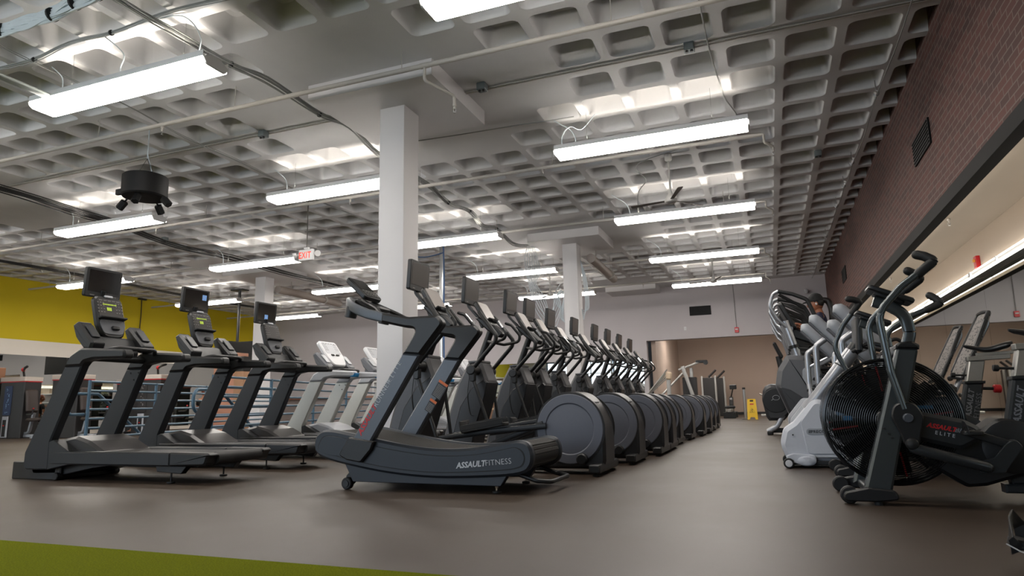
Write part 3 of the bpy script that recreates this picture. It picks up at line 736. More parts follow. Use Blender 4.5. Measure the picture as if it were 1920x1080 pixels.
    # moving arms, links, pedals
    for s in (-1, 1):
        ph = -.02 * s
        b = MB(); b.tube(rc([(-1.80, s * .27, 1.0), (-1.52 + ph, s * .31, 1.29), (-1.50 + ph, s * .31, 1.36), (-1.72 + ph, s * .27, 1.64)], .07), .024, 12, round_end=True); a = b.build('swing_arm', BLACK, t)
        b = MB(); b.cyl((-1.80, s * .14, 1.0), (-1.80, s * .315, 1.0), .055, 20, ch=.01); b.build('pivot', BLACK, a)
        b = MB(); b.prism(rc2([(-1.845, 1.0), (-1.755, 1.0), (-1.76, .87, .02), (-1.81, .87, .02)], 0), 'y', s * .24, s * .30, .008); b.build('arm_socket', BLACK, a)
        b = MB(); b.tube([(-1.785, s * .27, .90), (-1.64 + ph * 3, s * .27, .32)], .018, 10); b.build('link_rod', BLACK, a)
        dx = .10 * s
        b = MB(); b.sweep([(-1.66 + ph * 3, s * .25, .31), (-1.10 - dx, s * .24, .38), (-.52, s * .215, .45 + dx * .3)], roundrect(.035, .05, .01, 2)); l = b.build('pedal_lever', BLACK, t)
        T = Matrix.Translation((-1.20 - dx, s * .24, .40)) @ Matrix.Rotation(-.16, 4, 'Y')
        b = MB(); b.box((0, 0, .01), (.44, .15, .03), .03, .006); b.box((0, .07, .04), (.42, .012, .05), .004); b.box((0, -.07, .04), (.42, .012, .05), .004); b.box((-.21, 0, .06), (.02, .15, .09), .006); b.move(T).build('pedal', BLACK2, t)
        b = MB(); b.sweep([(-.55, s * .20, .44), (-1.42, s * .13, .13)], roundrect(.04, .05, .01, 2)); b.build('ramp_rail', BLACK, t)
    b = MB(); b.cyl((-.20, -.245, .135), (-.20, -.19, .135), .05, 20, ch=.012); b.build('roller_knob', BLACK, t)
    b = MB(); b.tube(spline([(-1.86, -.165, 1.09), (-1.88, -.175, .9), (-1.90, -.175, .7), (-1.87, -.175, .52), (-1.83, -.17, .5)], 5), .004, 5); b.build('headset_cord', CABLEB, t)
    return t
CONSP = mat('console_plate', rgb(150, 143, 138), 0.35, var=0.05)
ORD = ['nearest', 'second', 'third', 'fourth', 'fifth', 'sixth', 'seventh', 'eighth', 'ninth', 'farthest']
EPOS = [(-1.37, 5.93), (-1.28, 7.02), (-1.19, 8.08), (-1.19, 8.82), (-1.24, 9.95), (-1.20, 11.2), (-1.13, 12.38), (-1.10, 13.35), (-1.11, 14.5), (-1.12, 15.75)]
proto = None
for k, (x, y) in enumerate(EPOS):
    lab = '%s black elliptical trainer from the camera in the row beside the aisle' % ORD[k]
    if proto is None: proto = elliptical(lab, (x, y, 0))
    else:
        c = copy_tree(proto); c.location = (x, y, 0); c['label'] = lab
# ------------------------------------------------------------------ fan bikes
BIKE = mat('bike_paint', rgb(84, 90, 93), 0.27, metal=0.6, var=0.05)
BIKED = mat('bike_dark_paint', rgb(52, 55, 57), 0.34, metal=0.3, var=0.05)
ALU = mat('brushed_aluminium', rgb(170, 168, 164), 0.33, metal=0.8, var=0.08, scale=90)
WIRE = mat('black_wire', rgb(22, 22, 23), 0.2, metal=0.2)
LEATH = mat('black_vinyl', rgb(26, 26, 27), 0.28, var=0.04)
FAN_RED = mat('red_stripe', rgb(150, 24, 28), 0.5)
FAN_BLUE = mat('blue_decal', rgb(20, 104, 158), 0.5)
def fan_bike(label, loc, arm=(0.0, 0.0)):
    t = thing('fan_bike', label, 'exercise bike', loc, 0, 'fan bikes in a row')
    FC = Vector((-.045, 0, .465)); R = .372
    for s in (-1, 1):
        # fork leg
        leg = rc2([(-.262, .06), (-.118, .06), (.105, .885, .02), (-.005, .895, .02)], 0)
        b = MB(); b.prism(leg, 'y', s * .315, s * .225, .014); l = b.build('fork_leg', BIKE, t)
        b = MB(); b.prism(rc2([(-.012, .888), (.108, .88), (.112, .905, .01), (.075, .93, .02), (.01, .925, .02), (-.01, .91, .01)], 0), 'y', s * .32, s * .22, .012); b.build('leg_cap', BLACK, l)
        b = MB()
        for (bx, bz) in ((-.1, .40), (-.085, .375), (-.12, .43)): b.cyl((bx, s * .314, bz), (bx, s * .319, bz), .007, 8)
        b.build('bolt', BLACK2, l)
        b = MB(); b.cyl((-.335, s * .245, .05), (-.335, s * .295, .05), .05, 22, ch=.008); w = b.build('wheel', BLACK2, t)
        b = MB(); b.cyl((-.335, s * .296, .05), (-.335, s * .301, .05), .024, 14); b.build('wheel_hub', DARK, w)
        b = MB(); b.prism(rc2([(-.37, .02, .03), (-.37, .07, .03), (-.24, .10, .02), (-.10, .085, .03), (-.08, .035, .03), (-.2, .02, .02)], 0), 'y', s * .345, s * .30, .008); b.build('foot_cover', BLACK, t)
        b = MB(); b.cyl((-.19, s * .30, 0), (-.19, s * .30, .022), .024, 12); b.build('foot', BLACK2, t)
        # cage: concentric wires bulging outwards
        b = MB(); ys = .085
        def prof(r): return s * (ys + .075 * math.sqrt(max(0.0, 1 - (r / R) ** 2.6)))
        for k in range(24):
            r = .085 + k * (R - .095) / 23
            ring = [(FC.x + r * math.cos(2 * PI * q / 56), prof(r), FC.z + r * math.sin(2 * PI * q / 56)) for q in range(56)]
            b.tube(ring, .0025, 5, up=(0, 1, 0), closed=True)
        for k in range(12):
            a = 2 * PI * k / 12 + .2
            b.tube([(FC.x + r * math.cos(a), prof(r) - s * .003, FC.z + r * math.sin(a)) for r in (.08, .15, .22, .29, .34, R)], .0024, 4, up=(0, 1, 0))
        b.build('cage_grille', WIRE, t)
        b = MB(); b.lathe([(.0, .012), (.082, .012), (.09, 0), (.085, -.02), (.0, -.02)], (FC.x, s * (ys + .07), FC.z), (0, s, 0), 28); b.build('cage_hub', BLACK, t)
    # rim: five thick hoops that join the two grilles
    b = MB()
    for k in range(9):
        y = -.10 + k * .2 / 8; r = R + (.006 if abs(k - 4) < 4 else 0)
        b.tube([(FC.x + r * math.cos(2 * PI * q / 72), y, FC.z + r * math.sin(2 * PI * q / 72)) for q in range(72)], .0062, 5, up=(0, 1, 0), closed=True)
    b.build('cage_rim', WIRE, t)
    b = MB(); a0, a1 = math.radians(-38), math.radians(75)
    pth = [(FC.x + (R + .012) * math.cos(a0 + (a1 - a0) * k / 24), 0, FC.z + (R + .012) * math.sin(a0 + (a1 - a0) * k / 24)) for k in range(25)]
    b.sweep(pth, roundrect(.21, .008, .003, 1), (0, 1, 0)); b = MB(); b.sweep([(p[0], 0, p[2]) for p in pth], roundrect(.008, .21, .003, 1), (0, 1, 0)); b.build('wind_guard', BIKED, t)
    # fan blades inside the cage
    f = MB(); f.cyl((FC.x, -.05, FC.z), (FC.x, .05, FC.z), .07, 24); f.cyl((FC.x, -.16, FC.z), (FC.x, .16, FC.z), .018, 12); fan = f.build('fan_hub', BLACK, t)
    for k in range(12):
        a = 2 * PI * k / 12 + .15; d = Vector((math.cos(a), 0, math.sin(a))); tt = Vector((-math.sin(a), 0, math.cos(a)))
        M3 = Matrix.Rotation(.95, 3, d) @ frame(d, (0, 1, 0), d.cross(Vector((0, 1, 0))))
        b = MB(); b.box(FC + d * .20, (.25, .12, .004), 0, 0, M3); bl = b.build('fan_blade', VBLACK, fan)
        if k % 3 == 0:
            b = MB(); b.box(FC + d * .26 + Vector((0, -.068, 0)), (.15, .004, .010), 0, 0, frame(d, (0, 1, 0), d.cross(Vector((0, 1, 0))))); b.build('red_edge', FAN_RED, bl)
    b = MB(); b.box(FC + Vector((.18, -.075, .08)), (.10, .003, .02), 0, 0); b.box(FC + Vector((-.24, -.075, .02)), (.05, .003, .028), 0, 0); b.build('decal', FAN_BLUE, fan)
    # front foot bar, main beam, belly, rear frame
    b = MB(); b.prism(roundrect(.09, .05, .012, 3, -.19, .06), 'y', -.32, .32, .01); b.build('front_foot_bar', BIKED, t)
    b = MB(); b.prism(roundrect(.10, .06, .015, 3, .04, .885), 'y', -.225, .225, .004); b.build('top_bridge', BIKE, t)
    b = MB(); b.prism(rc2([(.03, .535, .03), (.30, .475, .06), (.375, .43, .04), (.37, .36, .05), (.27, .305, .06), (.0, .375)], 0, 5), 'y', -.235, -.12, .022); beam = b.build('beam_cover', BIKED, t)
    b = MB(); b.prism(rc2([(.03, .535, .03), (.30, .475, .06), (.375, .43, .04), (.37, .36, .05), (.27, .305, .06), (.0, .375)], 0, 5), 'y', .235, .12, .022); b.build('beam_cover', BIKED, t)
    xd = Vector((.97, 0, -.215)).normalized(); yd = Vector((-xd.z, 0, xd.x))
    p = Vector((.108, -.2365, .436))
    text('lettering', 'ASSAULT', .036, p, xd, yd, REDTXT, beam, .28, .0013, 1.0, 1.0); text('lettering', 'BIKE', .036, p + xd * .138, xd, yd, GRYTXT, beam, .28, .0008, 1.0, 1.0)
    text('lettering', 'ELITE', .029, p + xd * .045 - yd * .033, xd, yd, WHTTXT, beam, 0, .0002, 1.0, 1.55)
    b = MB(); b.prism(rc2([(.10, .36), (.10, .22, .05), (.30, .085, .05), (.40, .095, .05), (.62, .17, .10), (.72, .30, .14), (.64, .45, .12), (.50, .48, .08), (.40, .41, .06), (.30, .37)], 0, 6), 'y', -.115, .115, .02); b.build('belly_cover', BLACK, t)
    b = MB(); b.lathe([(.0, .0), (.145, .0), (.15, .006), (.13, .012), (.0, .012)], (.545, -.112, .315), (0, -1, 0), 40); b.build('drive_cover', BLACK, t)
    b = MB(); b.prism(rc2([(.50, .10), (.62, .10), (.98, .10, .02), (.98, .05, .02), (.5, .05)], 0), 'y', -.05, .05, .01); b.prism(rc2([(.44, .40), (.56, .42), (.66, .10), (.54, .10)], 0), 'y', -.045, .045, .01); b.build('rear_frame', BIKED, t)
    b = MB(); b.prism(roundrect(.09, .05, .012, 3, .93, .05), 'y', -.30, .30, .01); b.build('rear_foot_bar', BIKED, t)
    for s in (-1, 1):
        b = MB(); b.cyl((.93, s * .26, 0), (.93, s * .26, .03), .026, 12); b.build('foot', BLACK2, t)
    # swing discs, arms and rods
    for s in (-1, 1):
        ph = arm[0 if s < 0 else 1]
        Rp = Matrix.Translation((0, 0, .485)) @ Matrix.Rotation(ph, 4, 'Y') @ Matrix.Translation((0, 0, -.485))
        ysd = s * .335
        b = MB(); b.prism(rc2([(-.085, .50, .08), (-.06, .575, .06), (.045, .58, .06), (.085, .50, .08), (.06, .41, .06), (.042, .33, .04), (-.03, .33, .04), (-.045, .40, .06)], 0, 6), 'y', s * .318, s * .352, .008); b.move(Rp); d = b.build('swing_plate', BLACK, t)
        b = MB(); b.cyl((.0, s * .34, .49), (.0, s * .375, .49), .026, 20, ch=.004); b.cyl((.005, s * .35, .345), (.005, s * .385, .345), .033, 22, ch=.01); b.move(Rp)
        b = MB(); b.cyl((.0, s * .34, .49), (.0, s * .375, .49), .026, 20, ch=.004); b.move(Rp); b.build('pivot_boss', GRAPH, d)
        b = MB(); b.lathe([(.034, 0), (.034, .015), (.026, .03), (.012, .037), (.0, .038)], (.005, s * .35, .345), (0, s, 0), 22); b.move(Rp); b.build('rod_joint', BLACK2, d)
        b = MB(); b.tube(rc([(-.01, s * .335, .54), (-.055, s * .335, .75), (-.085, s * .33, 1.10), (.05, s * .315, 1.25), (.20, s * .30, 1.36)], .16, 8), .021, 14); b.move(Rp); a = b.build('handlebar_arm', BIKE, t)
        b = MB(); b.tube(rc([(.155, s * .305, 1.325), (.245, s * .293, 1.395), (.20, s * .275, 1.43), (.165, s * .262, 1.445)], .018), .028, 14, round_end=True); b.move(Rp); b.build('grip', BLACK2, a)
        e = Rp @ Vector((.005, s * .36, .345)); cr = Vector((.50, s * .30, .335))
        m1 = Vector((e.x + .37, s * .325, e.z - .125))
        b = MB(); b.tube(rc([(e.x + .01, s * .345, e.z - .025), (m1.x - .02, s * .335, m1.z)], .05), .030, 14, round_end=True); r = b.build('drive_rod', BIKED, t)
        b = MB(); b.prism(rc2([(m1.x - .06, m1.z - .035, .02), (m1.x - .05, m1.z + .03), (m1.x + .02, m1.z + .05, .03), (.455, .345), (.50, .375, .03), (.535, .33, .03), (m1.x + .06, m1.z - .03, .03)], 0), 'y', s * .335, s * .318, .004); b.build('rod_plate', BIKED, r)
        c2 = Vector((.545, s * .16, .315)); pe = Vector((.30, s * .28, .405)) if s < 0 else Vector((.70, s * .28, .25))
        b = MB(); b.sweep([(.52, s * .285, .325), (pe.x, s * .27, pe.z)], roundrect(.022, .045, .01, 2)); b.cyl((.505, s * .26, .335), (.505, s * .31, .335), .03, 18); k = b.build('crank', BLACK2, t)
        b = MB(); b.cyl((.505, s * .31, .335), (.505, s * .318, .335), .013, 10); b.build('crank_bolt', CHROME, k)
        b = MB(); b.box((pe.x, s * .36, pe.z), (.10, .09, .025), .02, .006); pd = b.build('pedal', BLACK2, t)
        b = MB(); b.sweep(rc([(pe.x - .03, s * .32, pe.z), (pe.x - .035, s * .33, pe.z + .05), (pe.x - .035, s * .39, pe.z + .05), (pe.x - .03, s * .40, pe.z)], .02), roundrect(.003, .03, .001, 1)); b.build('pedal_strap', BLACK, pd)
    # neck and console
    b = MB(); b.sweep(rc([(.09, 0, .89), (.125, 0, 1.00), (.11, 0, 1.12), (.02, 0, 1.185), (-.06, 0, 1.215)], .12, 7), roundrect(.055, .07, .016, 3)); b.build('neck', BIKE, t)
    T = Matrix.Translation((.035, 0, 1.245)) @ Matrix.Rotation(.42, 4, 'Y')
    b = MB(); b.box((0, 0, 0), (.27, .20, .032), .025, .008); b.box((.0, 0, -.022), (.18, .12, .02), .02, .004); c = b.move(T).build('console', BLACK, t)
    b = MB(); b.box((.01, 0, .0175), (.20, .15, .003), .01, 0); b.move(T).build('display', SCREEN, c)
    b = MB()
    for k in range(4): b.box((.118, -.06 + k * .04, .0175), (.014, .02, .004))
    b.move(T).build('keys', KEYS, c)
    # seat post, rail, saddle
    b = MB(); b.prism(rc2([(.545, .40), (.665, .40), (.735, .70), (.615, .70)], 0), 'y', -.045, .045, .012); sl = b.build('post_sleeve', BIKED, t)
    b = MB(); b.prism(rc2([(.606, .695), (.742, .695), (.745, .715), (.61, .715)], 0), 'y', -.05, .05, .004); b.build('sleeve_collar', BLACK2, sl)
    xd = Vector((.07, 0, .30)).normalized(); yd = Vector((-xd.z, 0, xd.x))
    text('lettering', 'ASSAULT', .052, Vector((.615, -.0462, .44)), xd, yd, GRYTXT, sl, .25, .0014, 1.0, 1.0); text('lettering', 'FITNESS', .052, Vector((.667, -.0462, .43)), xd, yd, GRYTXT, sl, 0, -.0008, 1.0, 1.08)
    b = MB(); b.prism(rc2([(.622, .71), (.728, .71), (.765, .87), (.66, .87)], 0), 'y', -.036, .036, .008); b.build('seat_post', ALU, t)
    b = MB(); b.prism(rc2([(.65, .868), (.65, .905), (.93, .915), (.93, .878)], 0.004), 'y', -.04, .04, .004); b.prism(rc2([(.72, .906), (.72, .93), (.96, .938), (.96, .914)], .004), 'y', -.026, .026, .003); b.build('seat_slider', ALU, t)
    b = MB(); b.cyl((.80, 0, .93), (.80, 0, .965), .018, 12); b.build('saddle_clamp', CHROME, t)
    b = MB(); n = 14; secs = []
    for k in range(n + 1):
        u = k / n; x = .64 + u * .30; w = .022 + .092 * max(0, (u - .25) / .75) ** 1.3; zt = .985 + .012 * math.cos(u * PI * 2) + .016 * u ** 3; h = .028 + .032 * u
        if u < .06: w *= .7; h *= .6
        if u > .94: w *= .85; h *= .7
        secs.append([(x, w * math.cos(2 * PI * j / 14), zt - h * .5 + h * .5 * math.copysign(abs(math.sin(2 * PI * j / 14)) ** .8, math.sin(2 * PI * j / 14))) for j in range(14)])
    vs = [p for sec in secs for p in sec]; fs = []
    for k in range(n):
        for j in range(14): fs.append([k * 14 + j, k * 14 + (j + 1) % 14, (k + 1) * 14 + (j + 1) % 14, (k + 1) * 14 + j])
    fs.append(list(range(14))[::-1]); fs.append([n * 14 + j for j in range(14)])
    b.add(vs, fs); b.build('saddle', LEATH, t, 60)
    b = MB(); b.tube([(.655, -.01, .76), (.56, -.01, .765)], .008, 8); b.cyl((.56, -.01, .765), (.53, -.01, .767), .02, 14, ch=.004); b.build('adjuster_knob', BLACK2, t)
    b = MB(); b.tube([(.70, 0, .66), (.80, 0, .655)], .012, 8); kk = b.build('rear_knob_stem', BLACK2, t)
    b = MB(); b.cyl((.80, 0, .655), (.85, 0, .652), .032, 14, ch=.006); b.build('rear_knob', RED, kk)
    return t
fan_bike('nearer black and grey fan bike with both handles at the same angle', (.715, 4.76, 0), (.0, .04))
fan_bike('farther fan bike, directly behind the nearer one, its handles swung apart', (.79, 6.12, 0), (.26, -.27))

# ------------------------------------------------------------------ recumbent bikes with white front shells
AMTW = mat('cool_white_shell', rgb(188, 192, 200), 0.42, var=0.03)
AMTG = mat('pale_grey_cover', rgb(150, 154, 160), 0.45, var=0.03)
SILV2 = mat('silver_tube', rgb(165, 167, 172), 0.3, metal=0.65, var=0.04)
MESHM = bpy.data.materials.new('grey_mesh_fabric'); MESHM.use_nodes = True
def _mesh_mat():
    nt = MESHM.node_tree; b = nt.nodes['Principled BSDF']; tc = nt.nodes.new('ShaderNodeTexCoord'); mp = nt.nodes.new('ShaderNodeMapping')
    mp.inputs['Rotation'].default_value = (0, .5, .78)
    v = nt.nodes.new('ShaderNodeTexVoronoi'); v.inputs['Scale'].default_value = 42; r = nt.nodes.new('ShaderNodeValToRGB')
    r.color_ramp.elements[0].position = .28; r.color_ramp.elements[0].color = rgb(30, 30, 31); r.color_ramp.elements[1].position = .42; r.color_ramp.elements[1].color = rgb(128, 122, 118)
    nt.links.new(tc.outputs['Object'], mp.inputs[0]); nt.links.new(mp.outputs[0], v.inputs['Vector']); nt.links.new(v.outputs['Distance'], r.inputs[0]); nt.links.new(r.outputs[0], b.inputs['Base Color']); b.inputs['Roughness'].default_value = .7
_mesh_mat()
def recumbent(label, loc, letter=True):
    t = thing('recumbent_bike', label, 'exercise bike', loc, 0, 'recumbent bikes')
    b = MB(); b.prism(rc2([(.02, .09, .04), (-.02, .20, .12), (.02, .34, .08), (.11, .40, .04), (.30, .62, .1), (.52, .52, .1), (.72, .30, .1), (.98, .12, .08), (.98, .06, .02), (.1, .06, .03)], 0, 6), 'y', -.17, .17, .035); s0 = b.build('base_shell', AMTW, t)
    b = MB(); b.prism(rc2([(.16, .40, .06), (.30, .58, .06), (.50, .49, .06), (.66, .31, .06), (.60, .12, .05), (.20, .12, .05)], 0, 5), 'y', -.176, .176, .006); b.build('side_panel', AMTW, s0)
    b = MB(); b.box((.5, 0, .045), (.95, .32, .035), .02, .006); b.build('base_plate', BLACK, t)
    if letter:
        b = MB(); b.prism(roundrect(.19, .055, .025, 4, .30, .318), 'y', -.180, -.1755, .001); p = b.build('name_plate', AMTG, s0)
        text('lettering', 'PRECOR', .034, Vector((.243, -.1812, .306)), (1, 0, 0), (0, 0, 1), BLACK2, p, .0, .0006, 1.0, 1.1)
        b = MB()
        for k in range(3): b.prism([(.222 + k * .007, .304), (.226 + k * .007, .304), (.229 + k * .007, .330), (.225 + k * .007, .330)], 'y', -.1815, -.1795)
        b.build('badge_mark', BLACK2, p)
    b = MB()
    for (x, z) in ((.09, .29), (.095, .11), (.62, .14)): b.cyl((x, -.178, z), (x, -.182, z), .007, 8)
    b.build('screw', BLACK2, s0)
    for s in (-1, 1):
        b = MB(); b.cyl((.035, s * .20, .045), (.035, s * .235, .045), .045, 20, ch=.006); w = b.build('wheel', BLACK2, t)
        b = MB(); b.lathe([(.0, .0), (.03, .0), (.03, .008), (.0, .01)], (.035, s * .235, .045), (0, s, 0), 16); b.build('wheel_hub', WHITE, w)
        b = MB(); b.prism(rc2([(.02, .11, .02), (.08, .13, .03), (.26, .115, .03), (.27, .045, .03), (.12, .035, .03), (.02, .06, .02)], 0), 'y', s * .165, s * .205, .008); b.build('wheel_shroud', AMTW, t)
        b = MB(); b.lathe([(.0, .0), (.075, .0), (.078, .01), (.06, .02), (.0, .022)], (.185, s * .205, .065), (0, s, 0), 24); b.move(Matrix.Translation((.185, 0, .065)) @ Matrix.Diagonal((1, 1, .55, 1)) @ Matrix.Translation((-.185, 0, -.065))); b.build('foot_cap', AMTW, t)
    b = MB(); b.tube([(.24, 0, .50), (.66, 0, 1.02)], .062, 20); n = b.build('neck', SILV2, t)
    b = MB(); b.tube([(.55, 0, .884), (.558, 0, .894)], .064, 20); b.build('neck_seam', BLACK2, n)
    b = MB(); b.tube([(.64, 0, .995), (.70, 0, 1.08)], .055, 18); b.box((.715, 0, 1.17), (.055, .36, .33), .025, .02, Matrix.Rotation(.06, 3, 'Y')); c = b.build('console', BLACK, t)
    for s in (-1, 1):
        b = MB(); b.tube(rc([(.66, s * .05, 1.02), (.78, s * .22, 1.08), (.98, s * .24, 1.02), (1.06, s * .22, .86)], .08), .018, 10, round_end=True); b.build('front_handle', BLACK, t)
    b = MB(); b.prism(rc2([(.44, .66, .03), (.52, .61, .03), (.62, .50, .05), (.50, .47, .05), (.42, .58, .04)], 0), 'y', -.20, .20, .02); b.build('link_cover', DARK, t)
    lo, hi = Vector((1.42, 0, .76)), Vector((1.70, 0, 1.30)); d = (hi - lo).normalized(); nrm = Vector((-d.z, 0, d.x))
    R = frame((0, 1, 0), d, Vector((0, 1, 0)).cross(d))
    L = (hi - lo).length
    # the back: rounded panel, narrower at the top, slightly dished
    vs = []; fs = []; NU, NV = 10, 16
    def pt(u, v, k):
        hw = .225 - .075 * max(0, v - .35) / .65; dish = -.035 * (u * u) * (1 - .5 * v); z = lo + d * (v * L) + nrm * (-dish * -1) + nrm * k
        return z + Vector((0, u * hw, 0))
    b = MB()
    for side, k in ((1, .012), (-1, -.012)):
        base = len(vs)
    pts = [[pt(-1 + 2 * i / NU, j / NV, .012) for i in range(NU + 1)] for j in range(NV + 1)]
    pt2 = [[pt(-1 + 2 * i / NU, j / NV, -.012) for i in range(NU + 1)] for j in range(NV + 1)]
    W = NU + 1; vs = [p for r in pts for p in r] + [p for r in pt2 for p in r]; o = W * (NV + 1)
    for j in range(NV):
        for i in range(NU):
            q = [j * W + i, j * W + i + 1, (j + 1) * W + i + 1, (j + 1) * W + i]; fs.append(q); fs.append([x + o for x in q][::-1])
    edge = [j * W for j in range(NV + 1)] + [NV * W + i for i in range(1, W)] + [j * W + NU for j in range(NV - 1, -1, -1)] + [i for i in range(NU - 1, 0, -1)]
    for a, q in zip(edge, edge[1:] + edge[:1]): fs.append([a, q, q + o, a + o])
    b.add(vs, fs); bk = b.build('seat_back', MESHM, t, 60)
    loop = [vs[a] for a in edge[::2]]
    b = MB(); b.tube(loop, .018, 8, closed=True); b.build('back_frame', BLACK, bk)
    b = MB(); b.sweep(rc([lo + nrm * -.05 + d * -.22, lo + nrm * -.05 + d * .1, hi + nrm * -.06 - d * .08, hi + nrm * -.02 + d * .01], .08), roundrect(.10, .03, .012, 3)); b.build('back_support', SILV2, t)
    b = MB(); b.box((1.20, 0, .66), (.42, .42, .09), .08, .03); b.build('seat', BLACK, t)
    b = MB(); b.prism(rc2([(1.02, .60, .02), (1.42, .60, .02), (1.46, .30), (1.50, .10), (1.10, .10), (1.08, .30)], 0), 'y', -.10, .10, .02); b.build('seat_carriage', GREY_D, t)
    b = MB(); b.box((1.0, 0, .10), (1.2, .14, .09), .04, .02); b.box((1.52, 0, .045), (.10, .50, .09), .03, .02); b.build('base_rail', SILV2, t)
    for s in (-1, 1):
        b = MB(); b.tube(rc([(1.36, s * .26, .62), (1.10, s * .29, .66), (.98, s * .29, .80)], .06), .018, 10); h = b.build('side_handle', SILV2, t)
        b = MB(); b.tube([(1.12, s * .29, .66), (.98, s * .29, .80)], .024, 10, round_end=True); b.build('grip', BLACK2, h)
    return t
recumbent('white recumbent bike with mesh back, directly behind the farther fan bike', (.06, 6.78, 0))
recumbent('white recumbent bike with mesh back, second from the fan bikes', (.16, 8.10, 0), False)

# ------------------------------------------------------------------ trainers with pale arm covers
def trainer(label, loc, za):
    t = thing('motion_trainer', label, 'elliptical', loc, 0, 'motion trainers with pale arm covers')
    b = MB(); b.prism(rc2([(.18, .06, .03), (.16, .40, .08), (.34, .62, .08), (.62, .58, .08), (.90, .20, .08), (.92, .06, .03)], 0, 5), 'y', -.15, .15, .03); b.build('base_shell', AMTG, t)
    b = MB(); b.box((.55, 0, .035), (.95, .44, .07), .02, .01); b.build('base_plate', BLACK, t)
    for k, s in enumerate((-1, 1)):
        x0, z0 = za[k]
        p0 = Vector((x0, s * .20, z0)); p1 = p0 + Vector((.385, 0, -.45)); d = (p1 - p0).normalized()
        sc = []; pp = []
        for q in range(17):
            u = q / 16; pp.append(p0 + (p1 - p0) * u); sc.append(max(.2, min(1, math.sqrt(max(0.04, 1 - (1 - min(1, u / .13)) ** 2)), math.sqrt(max(.05, 1 - (1 - min(1, (1 - u) / .16)) ** 2)))))
        b = MB(); b.sweep(pp, roundrect(.15, .135, .06, 5), (0, 0, 1), True, False, sc); c = b.build('arm_cover', AMTG, t, 50)
        b = MB(); b.sweep([p0 + d * .05 + Vector((-.052, 0, -.045)), p1 - d * .07 + Vector((-.052, 0, -.045))], roundrect(.115, .02, .008, 2)); b.build('cover_recess', GREY_D, c)
        b = MB(); b.cyl(p0 + d * .10 + Vector((.045, -.05, .045)), p0 + d * .10 + Vector((.052, -.05, .052)), .007, 8); b.build('cover_screw', BLACK2, c)
        b = MB(); b.tube(rc([(x0 + .20, s * .20, z0 - .24), (x0 + .03, s * .20, z0 - .36), (x0 + .02, s * .19, .78), (x0 + .04, s * .12, .45)], .06), .033, 14); b.build('swing_arm', SILV2, t)
        b = MB(); b.tube([(x0 + .03, s * .19, .98), (x0 + .28, s * .17, 1.10)], .02, 10); b.build('cross_link', SILV2, t)
        b = MB(); b.prism(rc2([(x0 - .02, .72, .02), (x0 + .07, .74, .02), (x0 + .10, .66, .02), (x0 + .02, .62, .02)], 0), 'y', s * .24, s * .15, .008); b.build('link_boot', DARK, t)
        b = MB(); b.tube(rc([p1 + Vector((-.02, 0, .03)), p1 + Vector((.14, 0, .10)), p1 + Vector((.20, 0, -.04)), p1 + Vector((.18, 0, -.18))], .06), .018, 10, round_end=True); b.build('hand_grip', BLACK, t)
        for q in range(2):
            b = MB(); b.tube([(.48, s * (.10 + .07 * q), .84 - .08 * q), (1.15, s * (.10 + .07 * q), .58 - .08 * q)], .016, 8); b.build('pedal_rail', BLACK, t)
    return t
trainer('motion trainer with pale arm covers, between the two recumbent bikes', (.0, 7.47, 0), ((.655, 1.52), (.62, 1.41)))
trainer('motion trainer with pale arm covers, between a recumbent bike and the stair climbers', (.0, 8.73, 0), ((.50, 1.57), (.42, 1.51)))

